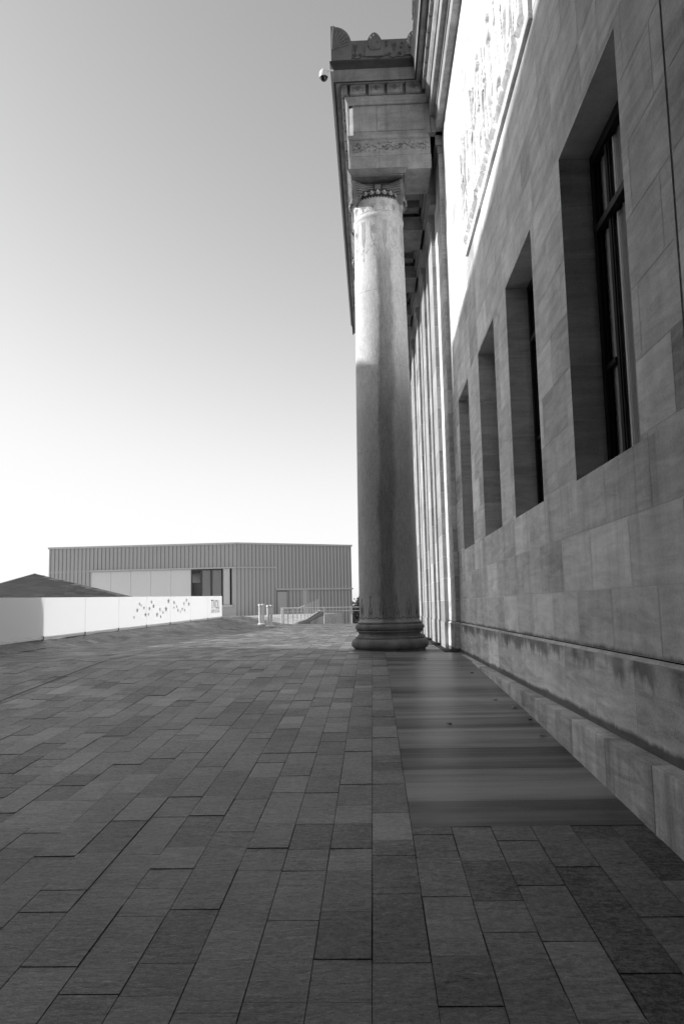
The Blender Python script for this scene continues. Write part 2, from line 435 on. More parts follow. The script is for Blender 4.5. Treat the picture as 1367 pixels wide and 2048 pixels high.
# far ground
fg = MB()
fg.face([(-3000, -3000, -3.2), (3000, -3000, -3.2), (3000, 3000, -3.2), (-3000, 3000, -3.2)])
tag(fg.build('ground', MAT['soil']), kind='structure')
pz = MB()
pl = [(-60, 44.3), (-4.3, 44.3), (-4.2, 44.31), (-3.0, 60), (-3.0, 76)]
NX, NY = 20, 20
def plaza_edge(y): return -4.35 + (y - 44.3) * .05
def pzz(x, y):
    t = sm((y - 44.3) / 14); return t * (.10 + .30 * sm((x + 16) / 8)) + (ground_z(x, 44.2)) * (1 - t)
for i in range(NY):
    y0, y1 = 44.3 + i * 1.6, 44.3 + (i + 1) * 1.6
    for j in range(NX):
        def px(y, j): e = plaza_edge(y); return -60 + (e + 60) * (1 - (1 - j / NX) ** 2)
        q = [(px(y0, j), y0), (px(y0, j + 1), y0), (px(y1, j + 1), y1), (px(y1, j), y1)]
        pz.face([(a, b, pzz(a, b)) for a, b in q])
for i in range(NY):
    y0, y1 = 44.3 + i * 1.6, 44.3 + (i + 1) * 1.6
    a, b = plaza_edge(y0), plaza_edge(y1)
    pz.face([(a, y0, pzz(a, y0)), (a, y0, -3.1), (b, y1, -3.1), (b, y1, pzz(b, y1))])
pz.face([(-4.35, 44.3, .0), (3, 44.3, .0), (3, 44.3, -3.1), (-4.35, 44.3, -3.1)])
tag(pz.build('gravel_forecourt', MAT['gravel']), kind='structure')
# ------------------------------------------------------------------ museum
mus = empty('museum_building', (1.86, 10, 0), 'pale limestone museum with tall windows, a relief panel and a colonnade under carved cornice', 'building')
WINS = [(5.446, 7.19), (8.575, 10.28), (11.365, 13.075), (14.51, 16.15)]
WZ0, WZ1 = 2.045, 5.13
COURSE = [.575] + [.54 + .5155 * i for i in range(1, 22)] + [11.72]
def courses(zs, u0, u1, plane, face, mort, holes=(), L=1.035, gap=.0032, seed=1, tonev=.095, u_off=.47):
    rr = random.Random(seed)
    for ci, (z0, z1) in enumerate(zip(zs, zs[1:])):
        us = [u0]; u = u0 + (.35 if ci % 2 else .35 + L / 2) * 1.0
        u = u_off + (0 if ci % 2 else L / 2)
        while u < u1:
            if u > u0 + .02: us.append(u)
            u += L * rr.choice([1, 1, 1, .5, 1]) if ci > 2 else L
        us.append(u1)
        for a, b in zip(us, us[1:]):
            t = rr.gauss(0, tonev)
            ucuts = sorted({a, b} | {h for hh in holes for h in hh[:2] if a < h < b})
            zcuts = sorted({z0, z1} | {h for hh in holes for h in hh[2:] if z0 < h < z1})
            for p, q in zip(ucuts, ucuts[1:]):
                for r0, r1 in zip(zcuts, zcuts[1:]):
                    um, zm = (p + q) / 2, (r0 + r1) / 2
                    if any(h[0] < um < h[1] and h[2] < zm < h[3] for h in holes): continue
                    P = p + (gap if p == a else 0); Q = q - (gap if q == b else 0)
                    A = r0 + (gap if r0 == z0 else 0); B = r1 - (gap if r1 == z1 else 0)
                    face.face([plane(P, A, 0), plane(Q, A, 0), plane(Q, B, 0), plane(P, B, 0)], t)
    us = sorted({u0, u1} | {h for hh in holes for h in hh[:2]}); zs2 = sorted({zs[0], zs[-1]} | {h for hh in holes for h in hh[2:]})
    for p, q in zip(us, us[1:]):
        for r0, r1 in zip(zs2, zs2[1:]):
            um, zm = (p + q) / 2, (r0 + r1) / 2
            if any(h[0] < um < h[1] and h[2] < zm < h[3] for h in holes): continue
            mort.face([plane(p, r0, .003), plane(q, r0, .003), plane(q, r1, .003), plane(p, r1, .003)])
XW = 1.86
wall = MB(); mort = MB()
holes = [(a, b, WZ0, WZ1) for a, b in WINS]
HY = [(-4.0, 4.575), (4.60, 17.4)]
for i, (a, b) in enumerate(HY):
    courses(COURSE, a, b, lambda u, z, d: (XW + d, u, z), wall, mort, [h for h in holes if a < h[0] < b], seed=3 + i, u_off=(a // 1.035) * 1.035 + .65)
# groove of the movement joint
mort.face([(XW + .02, 4.57, .5), (XW + .02, 4.605, .5), (XW + .02, 4.605, 11.7), (XW + .02, 4.57, 11.7)])
wall.face([(XW, 4.60, .54), (XW + .02, 4.60, .54), (XW + .02, 4.60, 11.7), (XW, 4.60, 11.7)])
def yplane(Y, ): return lambda u, z, d: (u, Y + d, z)
STEP = [(17.4, 1.765, 1.86)]
courses(COURSE[:], 1.765, 1.86, yplane(17.4), wall, mort, L=9, seed=5)
courses(COURSE[:], 17.4, 19.0, lambda u, z, d: (1.765 + d, u, z), wall, mort, L=1.03, seed=6, u_off=17.9)
wall_o = wall.build('wall', MAT['ashlar'], mus)
mo = mort.build('mortar_joints', MAT['mortar'], wall_o)
# window reveals
RX = XW + .29
for (a, b) in WINS:
    rv = MB(); rm = MB()
    zz = [WZ0, 2.6, 3.12, 3.64, 4.15, 4.65, WZ1]
    for z0, z1 in zip(zz, zz[1:]):
        t = random.gauss(0, .05)
        for Yv in (a, b):
            rv.face([(XW, Yv, z0 + .002), (RX, Yv, z0 + .002), (RX, Yv, z1 - .002), (XW, Yv, z1 - .002)], t)
    jn = []
    for Yv, d in ((a, -.003), (b, .003)):
        rm = MB(); jn.append(rm); rm.face([(XW, Yv + d, WZ0), (RX, Yv + d, WZ0), (RX, Yv + d, WZ1), (XW, Yv + d, WZ1)])
    rv.face([(XW, a, WZ1), (XW, b, WZ1), (RX, b, WZ1), (RX, a, WZ1)]); rv.face([(XW, a, WZ0), (XW, b, WZ0), (RX, b, WZ0 + .02), (RX, a, WZ0 + .02)])
    rv_o = rv.build('window_reveal', MAT['ashlar'], mus); [q.build('reveal_joints', MAT['mortar'], rv_o) for q in jn]
for wi, (a, b) in enumerate(WINS):
    fr = MB()
    x0, x1 = RX - .002, RX + .07
    def fbox(ya, yb, za, zb, xa=x0, xb=x1): fr.box((xa, ya, za), (xb, yb, zb))
    fbox(a, a + .09, WZ0, WZ1); fbox(b - .09, b, WZ0, WZ1); fbox(a + .09, b - .09, WZ1 - .10, WZ1); fbox(a + .09, b - .09, WZ0, WZ0 + .09)
    m1, m2 = a + .40, b - .40
    for m in (m1, m2): fbox(m - .03, m + .03, WZ0 + .09, WZ1 - .10, x0 + .026, x1 - .012)
    fbox(a + .09, b - .09, 4.33, 4.40, x0 - .012, x1 + .006)
    fbox(m2 + .045, b - .09, 3.03, 3.08, x0 + .012, x1 - .01); fbox(a + .09, m1 - .045, 3.03, 3.08, x0 + .012, x1 - .01)
    for (c, d) in ((a + .09, m1 - .045), (m1 + .045, m2 - .045), (m2 + .045, b - .09)):       # inner casement rims
        for (z0, z1) in ((WZ0 + .09, 4.33), (4.40, WZ1 - .10)):
            fr.box((x0 + .034, c, z0), (x1 - .02, c + .02, z1)); fr.box((x0 + .034, d - .02, z0), (x1 - .02, d, z1))
    win = fr.build('window', MAT['frame'], mus, bevel=.004)
    gl = MB(); gl.face([(RX + .045, a, WZ1), (RX + .045, b, WZ1), (RX + .045, b, WZ0), (RX + .045, a, WZ0)]); gl.build('glass', MAT['glass'], win)
    cu = MB(); n = 90; wdt = (b - a)
    pts = []
    for i in range(n + 1):
        yy = a + .02 + (wdt - .04) * i / n
        pts.append((RX + .075 + .02 * math.sin(i * .75 + .9 * math.sin(i * .23)), yy))
    for (c, d) in zip(pts, pts[1:]):
        cu.face([(c[0], c[1], WZ0), (d[0], d[1], WZ0), (d[0], d[1], WZ1), (c[0], c[1], WZ1)], .7 * math.sin(c[1] * 34 + 2 * math.sin(c[1] * 7)) - .2)  # striped tone puts fold shading into the cloth colour
    cu.build('curtain', MAT['curtain'], win, smooth=True)
rb = MB(); rb.box((RX + .35, -3, WZ0 - .3), (RX + .4, 17.3, WZ1 + .3)); rb.build('inner_wall', MAT['room'], mus)
# base course, water-table ledge, plinth
bc = MB(); bm = MB()
def basecourse(y0, y1, X, seed):
    courses([-.07, .54], y0, y1, lambda u, z, d: (X + d, u, z), bc, bm, L=1.035, seed=seed, u_off=(y0 // 1.035) * 1.035 + .12, gap=.0018)
    n = max(1, int((y1 - y0) / 1.035))
    for i in range(n):
        a, b = y0 + (y1 - y0) * i / n, y0 + (y1 - y0) * (i + 1) / n
        bc.face([(X, a, .54), (X, b - .003, .54), (X + .035, b - .003, .565), (X + .035, a, .565)], -.1)
basecourse(-4, 17.37, XW - .03, 11)
basecourse(17.37, 18.97, 1.765 - .03, 12)
courses([-.07, .54], 1.735, 1.83, yplane(17.37), bc, bm, L=5, seed=4)
bc.face([(1.735, 17.37, .54), (1.83, 17.37, .54), (1.86, 17.4, .575), (1.765, 17.4, .575)], .2)
bco = bc.build('base_course', MAT['ashlar_base'], mus); bm.build('base_joints', MAT['mortar_dark'], bco)
pb = MB()
yj = [-4 + i * 1.02 for i in range(21)]
yj = [y for y in yj if y < 17.2] + [17.2]
for a, b in zip(yj, yj[1:]):
    pb.box((1.70, a + .002, -1.7), (1.90, b - .002, -.058 + random.uniform(-.001, .001)), random.gauss(0, .08))
pb.build('plinth', MAT['plinth'], mus, bevel=.006)
pj = MB(); pj.box((1.704, -4, -1.7), (1.89, 17.2, -.064)); pj.build('plinth_joints', MAT['mortar_dark'], mus)
# relief panel
rp = MB(); PX = XW - .045; PY0, PY1, PZ0, PZ1 = 7.92, 13.79, 7.175, 9.79
for a_, b_ in (((PX, PY0, PZ0), (XW, PY1, PZ0 + .125)), ((PX, PY0, PZ1 - .105), (XW, PY1, PZ1)), ((PX, PY0, PZ0 + .126), (XW, PY0 + .105, PZ1 - .106)), ((PX, PY1 - .105, PZ0 + .126), (XW, PY1, PZ1 - .106))): rp.box(a_, b_)
NYr, NZr = 420, 200
fig = []
rr = random.Random(5)
yy = PY0 + .35
while yy < PY1 - .3:
    fig.append((yy, rr.uniform(1.75, 2.15), rr.uniform(.13, .20), rr.uniform(-.18, .18), rr.uniform(0, 6), rr.uniform(.7, 1)))
    yy += rr.uniform(.27, .42)
def hgt(y, z):
    h = 0; zz = z - PZ0 - .14
    for (c, H, wd, lean, ph, dp) in fig:
        t = zz / H; cc = c + lean * t
        if 0 <= t <= .84:
            wv = wd * (1.05 - .45 * t + .12 * math.sin(t * 7 + ph))
            if t > .55: wv = wd * (.95 + .1 * math.sin(t * 9 + ph))
            u = abs(y - cc) / wv
            if u < 1:
                b = math.sqrt(1 - u ** 4)
                fold = 1.1 * mnoise.noise(Vector(((y - cc) * 13 + ph, z * 2.2, ph))) * min(1, .3 + t * 3) - .25 * max(0, 1 - t * 9)
                h = max(h, dp * (.75 * b + fold * b))
        u = math.hypot((y - cc) / .095, (zz - H * .92) / .13)
        if u < 1: h = max(h, dp * math.sqrt(1 - u * u))
        # arm reaching to the neighbour
        az = H * .66 + .25 * (y - cc) * math.sin(ph) * 2
        if 0 < (y - cc) < .42 and abs(zz - az) < .055: h = max(h, dp * .8 * math.sqrt(1 - ((zz - az) / .055) ** 2))
    return h
rg = MB(); idx = {}
for i in range(NYr + 1):
    for j in range(NZr + 1):
        y = PY0 + .10 + (PY1 - PY0 - .2) * i / NYr; z = PZ0 + .12 + (PZ1 - PZ0 - .22) * j / NZr
        e = min(i, NYr - i, j, NZr - j) / 6
        hh = hgt(y, z); lean_ = y + .12 * math.sin(z * 2.3 + y)
        n1 = mnoise.noise(Vector((lean_ * 3.6, z * .9, 1.7))); n2 = mnoise.noise(Vector((lean_ * 7.5, z * 2.0, 8.1)))
        body = .028 * min(1, hh * 3)
        g1 = max(0, 1 - abs(n1) / .075) * (1 if hh > .02 else .2); g2 = max(0, 1 - abs(n2) / .05) * (.55 if hh > .02 else 0) * (1 if mnoise.noise(Vector((y * 2, z * 2, 4))) > 0 else 0)
        g = min(1, 1.6 * g1) * .075 + min(1, 1.5 * g2) * .04
        rg.v.append((PX + .002 - (.022 + body * 1.3 + .015 * hh - min(.060, g * .9)) * min(1, e), y, z))
for i in range(NYr):
    for j in range(NZr):
        a = i * (NZr + 1) + j; rg.f.append((a, a + 1, a + NZr + 2, a + NZr + 1)); rg.t.append(0)
rpo = rp.build('relief_panel', MAT['ashlar'], mus); rg.build('carved_figures', MAT['ashlar'], rpo, smooth=True)
# ---- entablature: profile swept along colonnade side, return face, and main wall
XE, YE, XM, YEND = -.27, 17.2, 1.57, 33.9
def sweep(mb, prof, segs=(0, 1, 2), chamfer=0, cap=True, tone=0.0, xm=XM):
    def P(k, p, z):
        return [(XE - p, YEND, z), (XE - p, YE - p, z), (xm - p, YE - p, z), (xm - p, -4, z)][k]
    for s in segs:
        for (p0, z0), (p1, z1) in zip(prof, prof[1:]):
            mb.face([P(s, p0, z0), P(s + 1, p0, z0), P(s + 1, p1, z1), P(s, p1, z1)], tone)
    if cap and 0 in segs: mb.face([P(0, p, z) for p, z in prof])
co = MB()
sweep(co, [(0, 12.46), (.03, 12.47), (.035, 12.51), (.06, 12.54), (.085, 12.60), (.09, 12.63), (.04, 12.632), (.04, 12.90), (.16, 12.91), (.17, 12.885), (.29, 12.885), (.30, 12.83), (.31, 12.83), (.31, 13.13), (.30, 13.135), (.30, 13.33), (0, 13.33)])
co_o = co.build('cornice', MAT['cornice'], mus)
cy = MB(); sweep(cy, [(.30, 13.131), (.338, 13.132), (.345, 13.15), (.365, 13.20), (.41, 13.27), (.41, 13.305), (.30, 13.332)], cap=False); cy.build('drip_moulding', MAT['crust_and_shade'], co_o)
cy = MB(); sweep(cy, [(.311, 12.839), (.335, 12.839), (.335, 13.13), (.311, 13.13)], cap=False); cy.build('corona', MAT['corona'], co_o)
cy = MB(); sweep(cy, [(.285, 12.87), (.297, 12.828), (.337, 12.826), (.337, 12.838)], cap=False); cy.build('drip_edge', MAT['crust_and_shade'], co_o)
# dentil blocks
de = MB()
for i in range(4):
    a = XE + .035 + i * .425; de.box((a, YE - .165, 12.655), (a + .35, YE - .035, 12.88))
for i in range(38):
    a = YE + .05 + i * .43
    if a < YEND - .4: de.box((XE - .165, a, 12.655), (XE - .035, a + .36, 12.88))
for i in range(44):
    b = YE - .22 - i * .455; de.box((XM - .165, b - .38, 12.655), (XM - .035, b, 12.88))
de.box((XE - .165, YE - .165, 12.655), (XE - .035, YE - .02, 12.88))
de_o = de.build('dentil_blocks', MAT['cornice'], co_o, bevel=.006)
ro = MB()
for i in range(4):
    ro = MB(); cx = XE + .21 + i * .425; cz = 12.775; y = YE - .166
    for rr_, th in ((.052, .008), (.032, .007), (.012, .01)):
        ro.tube([(cx + rr_ * math.cos(t * math.pi / 8), y, cz + rr_ * math.sin(t * math.pi / 8)) for t in range(16)], th, 5, True)
    for sgn in (-1, 1):
        for k in (-.055, 0, .05):
            ro.tube([(cx + sgn * (.06 + q * .016), y, cz + k * (q / 5) + .012 * math.sin(q * 1.2)) for q in range(6)], .005, 4)
    ro.build('rosette', MAT['sima'], co_o)
# frieze with chamfered corner, fillets
fz = MB()
cx, cw = XE, .085
def rect_y(x0, x1, z0, z1, y): fz.face([(x0, y, z0), (x1, y, z0), (x1, y, z1), (x0, y, z1)])
Z0, Z1 = 11.72, 12.46
fz.box((cx + cw, YE + .02, Z0), (XM + .02, YEND, Z1 + .03))
fz.face([(cx, YE + .10, Z0), (cx + cw, YE + .02, Z0), (cx + cw, YE + .02, Z1), (cx, YE + .10, Z1)])
fz.face([(cx, YE + .10, Z0), (cx, YEND, Z0), (cx, YEND, Z1), (cx, YE + .10, Z1)])
for a, b in ((cx + cw + .01, cx + .60), (cx + .64, XM - .12)):          # raised slabs
    fz.box((a, YE + .004, Z0 + .10), (b, YE + .021, Z1 - .03))
fz.box((cx + cw, YE + .008, Z0), (XM, YE + .021, Z0 + .085))
fz.build('frieze', MAT['cornice'], mus, bevel=.004)
ar = MB()
def swp(pr, seg=(0, 1), **k): sweep(ar, pr, seg, cap=False, **k)
swp([(0, 11.60), (.02, 11.605), (.045, 11.63), (.045, 11.70), (.015, 11.705), (.0, 11.72)])
swp([(0.0, 11.22), (0.0, 11.60)])
swp([(-.012, 10.87), (-.012, 11.21), (0, 11.22)])
ar.box((XE + .014, YE + .014, 10.87), (XE + 1.22, YEND, 11.7))
ar.box((XE + 1.221, YE + .014, 10.87), (XM, 18.37, 11.7))
for a, b in ((20.25, 21.42), (23.35, 24.5), (26.5, 27.65), (29.6, 30.8), (32.7, 33.9)):
    ar.box((XE + 1.22, a, 10.87), (XM + .2, b, 11.25))
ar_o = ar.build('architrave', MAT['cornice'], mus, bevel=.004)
vn = MB()                                                                # carved vine band
yv = YE - .002
rr = random.Random(2)
pts = [(XE + .02 + i * .02, yv, 11.42 + .055 * math.sin(i * .33)) for i in range(91)]
vn.tube(pts, .004, 5)
for i in range(170):
    x = XE + .02 + rr.random() * 1.78; z = 11.42 + rr.uniform(-.11, .11); a = rr.uniform(0, 6.3); l = rr.uniform(.012, .035)
    vn.tube([(x, yv, z), (x + l * math.cos(a), yv - .004, z + l * math.sin(a)), (x + 1.8 * l * math.cos(a + .5), yv, z + 1.8 * l * math.sin(a + .5))], [.002, .005, .002], 4)
vn.build('vine_carving', MAT['scroll'], ar_o)
ce = MB()
ce.box((XE + 1.22, 18.37, 11.66), (XM + .3, YEND, 11.7))
for a, b in ((18.37, 20.25), (21.42, 23.35), (24.5, 26.5), (27.65, 29.6), (30.8, 32.7)):
    for q in (a, b - .32): ce.box((XE + 1.22, q + (.32 if q == a else 0), 11.34), (XM + .2, q + (.64 if q == a else .32), 11.655))
    ce.box((XE + 1.22, a + .64, 11.45), (XM + .2, b - .5, 11.50))
ce.build('portico_ceiling', MAT['cornice'], mus)
# main-wall frieze below the dentils, top band
mf = MB()
sweep(mf, [(0, 12.14), (0, 12.46)], (2,), cap=False); sweep(mf, [(-.29, 12.14), (0, 12.14)], (2,), cap=False)
mf.box((1.705, -4, 11.74), (1.9, 17.39, 12.13)); mf.box((1.60, 17.21, 11.74), (1.9, 17.40, 12.46))
mf.box((1.68, -4, 12.04), (1.704, 17.19, 12.135))
mf.build('wall_frieze', MAT['cornice'], mus)
# antefix band
sm_ = MB()
sweep(sm_, [(.30, 13.31), (.355, 13.32), (.355, 13.82), (.25, 13.82), (.25, 13.31)])
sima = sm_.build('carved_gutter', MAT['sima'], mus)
def palmette(mb, c, ux, wd, ht, half=0, th=.035):
    # c: centre of foot, ux: unit vector along band, outward = n
    ux = Vector(ux); n = Vector((ux.y, -ux.x, 0)) * 1.0; up = Vector((0, 0, 1)); c = Vector(c)
    out = []
    N = 26
    for i in range(N + 1):
        t = -math.pi * .5 + math.pi * 2 * i / N * .5 * 2 if False else math.pi * i / N
        x = wd * math.cos(t) * (1 + .22 * math.sin(t)); z = ht * (.26 + .74 * (1 - abs(math.cos(t)) ** 1.9))
        if half and x * half < -.001: continue
        out.append((x, z))
    xs0 = [p[0] for p in out]
    poly = [(max(xs0), .02)] + out + [(min(xs0), .02)] if not half else ([(wd if half > 0 else 0, .02)] + out + [(0 if half > 0 else -wd, .02)])
    pts = [c + ux * x + up * z for x, z in poly]
    mb.prism([p + n * th for p in pts], n * -(th + .06))
    for k in range(-5, 6):
        a = k * .30
        if half and k * half < 0: continue
        P = []
        rad = []
        for q in range(9):
            s = q / 8; ln = (ht * .60) * (1 - .075 * abs(k)) * s
            bend = a * (1 + .25 * s)
            x = math.sin(bend) * ln * (wd / (ht * .62)); z = ht * .30 + math.cos(a * .93) * ln
            P.append(c + ux * x + up * z + n * (th + .004)); rad.append(.009 + .026 * math.sin(math.pi * min(1, s * .62 + .12)) * wd / .2)
        mb.tube(P, rad, 6)
def scroll(mb, c, ux, r, sg, th=.011, off=.01):
    ux = Vector(ux); n = Vector((ux.y, -ux.x, 0)); c = Vector(c); P = []
    for q in range(34):
        t = q / 33 * 4.2 * math.pi / 1.5; rr_ = r * (1 - q / 38)
        P.append(c + ux * sg * rr_ * math.cos(t) + Vector((0, 0, 1)) * rr_ * math.sin(t) + n * off)
    mb.tube(P, th, 5); mb.ball(c + n * off, r * .22, r * .22, r * .22, 8, 5)
yb = YE - .355
U = (1, 0, 0)
def pal(*a, **k):
    m = MB(); palmette(m, *a, **k); m.build('palmette', MAT['sima'], sima, smooth=True)
pal((.35, yb, 13.38), U, .215, .60)
pal((XM - .355 + .02, yb, 13.38), U, .20, .60, half=-1)
pm = MB()
# corner acroterion, half palmette with flame outline
oc = [(0, 0)] + [(.47 * math.cos(t) ** .8, .34 + .50 * math.sin(t)) for t in [math.pi / 2 * i / 12 for i in range(12)]] + [(.0, .86)]
cx0 = XE - .37
pts = [Vector((cx0, yb - .03, 13.33)), Vector((cx0 + .46, yb - .03, 13.33))] + [Vector((cx0 + max(.0, x), yb - .03, 13.33 + z)) for x, z in oc[1:]]
pm.prism(pts, (0, .10, 0)); 
pm.prism([Vector((cx0 - .003, yb - .024 + (p.x - cx0), p.z)) for p in pts], (.09, 0, 0))
for k in range(7):
    P = []; rad = []
    for q in range(10):
        s = q / 9; a = .06 + k * .20
        ln = (.58 - .035 * k) * s
        P.append(Vector((cx0 + .03 + math.sin(a) * ln * (.5 + .55 * s), yb - .035, 13.60 + math.cos(a) * ln))); rad.append(.007 + .017 * math.sin(math.pi * min(1, s * .6 + .15)))
    pm.tube(P, rad, 6)
pm.build('corner_palmette', MAT['sima'], sima, smooth=True); pm = MB()
for cxx, sg, r in ((.24, 1, .055), (.46, -1, .055), (.02, -1, .04), (.68, 1, .04), (-.28, 1, .06), (-.10, -1, .045), (.92, -1, .045), (1.10, 1, .05)):
    scroll(pm, (cxx, yb, 13.45), U, r, sg)
def wave(x0, x1, z0, amp, ph=0): pm.tube([(x0 + (x1 - x0) * q / 24, yb - .008, z0 + amp * math.sin(ph + q / 24 * math.pi * 2)) for q in range(25)], .010, 5)
wave(-.62, -.14, 13.40, .03); wave(-.14, .20, 13.40, .035, 3.1); wave(.20, .5, 13.385, .02); wave(.5, .86, 13.40, .035); wave(.86, 1.2, 13.40, .03, 3.1)
for cxx in (.02 - .11, .79):
    for k in (-2, -1, 0, 1, 2):
        pm.tube([(cxx + k * .028 * s / 5, yb - .004, 13.50 + .045 * s) for s in range(6)], [.006, .008, .010, .010, .009, .005], 5)
for cxx, cz in ((.62, 13.66), (.62, 13.74), (.97, 13.70), (.95, 13.60), (-.1, 13.6)):
    scroll(pm, (cxx, yb, cz), U, .028, 1, .006)
for i in range(8):                                                       # along the main wall, facing the terrace
    pal((XM - .355, YE - 1.35 - i * 1.15, 13.38), (0, -1, 0), .20, .60)
for i in range(14):
    pal((XE - .355, YE + .9 + i * 1.15, 13.38), (0, -1, 0), .20, .60)
pm.build('scroll_carving', MAT['scroll'], sima, smooth=True)
# roof behind the gutter
rf = MB(); rf.box((XE, YE, 12.47), (8, YEND - .02, 13.35)); rf.box((XW + .05, -4, 11.73), (14, YE, 13.35)); rf.box((XW + .5, -4, -1), (14, YEND, 11.73))
rf.build('roof', MAT['dark'], mus)
# ---- piers and wall under the portico
pr = MB(); pm2 = MB()
ZP = [.56] + COURSE[1:20] + [10.6]
courses(ZP, 20.1, YEND, lambda u, z, d: (1.74 + d, u, z), pr, pm2, L=1.03, seed=21, u_off=20.4)
for i in range(5):
    y0 = 19.0 + 3.1 * i; y1 = y0 + 1.1
    courses(ZP, 1.67, 1.765, yplane(y0), pr, pm2, L=9, seed=30 + i)
    courses(ZP, y0, y1, lambda u, z, d: (1.67 + d, u, z), pr, pm2, L=9, seed=40 + i)
    pr.face([(1.67, y1, .5), (1.8, y1, .5), (1.8, y1, 10.6), (1.67, y1, 10.6)])
    pr.box((1.655, y0 - .015, -.1), (1.8, y1 + .015, .555), 0)
    pr.box((1.64, y0 - .03, 10.22), (1.8, y1 + .03, 10.42)); pr.box((1.60, y0 - .07, 10.42), (1.8, y1 + .07, 10.60)); 
pr.box((1.725, 20.1, -.1), (1.8, YEND, .557))
pr.box((1.745, 17.385, 11.32), (1.90, 19.0, 11.50)); pr.box((1.70, 17.34, 11.50), (1.90, 19.0, 11.74))
# stepped architrave on the wall
for x0, za, zb in ((1.62, 10.60, 10.87), (1.56, 10.87, 11.10), (1.52, 11.10, 11.34), (1.47, 11.34, 11.6)):
    pr.box((x0, 18.40, za), (1.80, YEND, zb))
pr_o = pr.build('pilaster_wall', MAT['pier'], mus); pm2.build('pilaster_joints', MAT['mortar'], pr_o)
# ---- columns
CX, CY = .345, 17.85
def col_parts():
    sh = MB(); prof = [(.70, .60), (.672, .64)]
    for i in range(41):
        t = i / 40; z = .66 + (9.78 - .66) * t; r = .664 - .098 * (t ** 1.35)
        prof.append((r, z))
        for zj in (2.38, 4.35, 6.30, 8.05):
            if z < zj <= z + (9.12 / 40): prof += [(r - .0005, zj - .004), (r - .007, zj), (r - .0005, zj + .004)]
    prof += [(.575, 9.80), (.588, 9.83), (.588, 9.87), (.572, 9.90), (.568, 9.93), (.568, 10.22), (.59, 10.24), (.60, 10.26)]
    sh.lathe(prof, (0, 0, 0), 96)
    ba = MB()
    def torus(zc, R_, r, n=12, a0=-90, a1=90): return [(R_ + r * math.cos(R(a0 + (a1 - a0) * i / n)), zc + r * math.sin(R(a0 + (a1 - a0) * i / n))) for i in range(n + 1)]
    p = [(.78, -.03), (.78, .02)] + torus(.135, .735, .115) + [(.765, .255), (.765, .285), (.715, .30), (.69, .34), (.69, .37), (.715, .395), (.745, .40), (.745, .425)] + torus(.495, .69, .072) + [(.70, .57), (.715, .575), (.715, .60), (.70, .605)]
    ba.lathe(p, (0, 0, 0), 96)
    ca = MB()
    ca.box((-.60, -.64, 10.73), (.60, .64, 10.756))
    n = len(ca.v)
    for z, h in ((10.755, .62), (10.775, .625), (10.82, .665), (10.868, .69)):
        for sx, sy in ((-1, -1), (1, -1), (1, 1), (-1, 1)): ca.v.append((sx * h, sy * (h + .04), z))
    for k in range(3):
        for i in range(4):
            ca.f.append((n + k * 4 + i, n + k * 4 + (i + 1) % 4, n + k * 4 + 4 + (i + 1) % 4, n + k * 4 + 4 + i)); ca.t.append(0)
    ca.box((-.58, -.30, 10.40), (.58, .30, 10.74))
    bo_2 = [MB(), MB()]
    for sy in (-1, 1):                                    # two bolsters, flared at both ends
        bo_ = bo_2[(sy + 1) // 2]
        prf = []
        for i in range(25):
            x = -.52 + 1.04 * i / 24; u = abs(x) / .52
            r = .165 + .115 * u ** 2.2
            if abs(x) < .07: r += .018
            prf.append((r, x))
        ca.lathe([(.285, -.575), (.285, -.53)] + prf + [(.285, .53), (.285, .575)], (0, sy * .36, 10.47), 40, 'x')
        for k in range(-3, 4):                            # carved lines along the bolster
            for sx in (-1, 1):
                P = []
                for q in range(12):
                    u = .16 + .80 * q / 11; r = .165 + .115 * u ** 2.2 + .002
                    a = math.pi / 2 * 0 + (k * .30) * (1 - .25 * u) + .03 * math.sin(q * 1.7 + k)
                    P.append((sx * .52 * u, sy * .36 + sy * r * math.cos(a), 10.47 + r * math.sin(a) - .0))
                bo_.tube(P, .007, 4)
        for bx in (-.085, .085): bo_.lathe([(.184, -.012), (.192, 0), (.184, .012)], (bx, sy * .36, 10.47), 40, 'x')
    # volute scrolls on the two side faces
    for sx in (-1, 1):
        for sy in (-1, 1):
            ca.tube([(sx * .58, sy * .36 + .25 * (1 - q / 44) * math.cos(q * .38), 10.47 + .25 * (1 - q / 44) * math.sin(q * .38)) for q in range(40)], .014, 5)
    eg = MB()
    eg.lathe([(.565, 10.22), (.60, 10.25), (.64, 10.31), (.655, 10.37), (.64, 10.41), (.50, 10.42)], (0, 0, 0), 64)
    cap2 = MB(); ne = 28
    for i in range(ne):
        t = 2 * math.pi * i / ne; cx_, cy_ = .655 * math.cos(t), .655 * math.sin(t)
        cap2.ball((cx_, cy_, 10.335), .036, .036, .052, 8, 6)
        ring = []
        for q in range(13):
            a = math.pi + math.pi * q / 12; du = .056 * math.cos(a); dz = .066 * math.sin(a)
            tt = t + du / .66; ring.append((.668 * math.cos(tt), .668 * math.sin(tt), 10.345 + dz))
        cap2.tube(ring, .009, 4)
        t2 = t + math.pi / ne
        cap2.ball((.608 * math.cos(t2), .608 * math.sin(t2), 10.245), .02, .02, .014, 6, 4); cap2.ball((.608 * math.cos(t), .608 * math.sin(t), 10.245), .02, .02, .014, 6, 4)
    # incised ornament: top of shaft, necking and foot
    og = MB(); ot = MB()
    def rad(z):
        t = (z - .66) / (9.78 - .66); return (.664 - .098 * max(0, t) ** 1.35) if z < 9.8 else .568
    def line(uv, th=.0055, t0=0):
        if uv[0][1] > 3: th *= .75
        (og if uv[0][1] < 3 else ot).tube([((rad(z) + .0015) * math.cos(t0 + u), (rad(z) + .0015) * math.sin(t0 + u), z) for u, z in uv], th, 4)
    N = 14
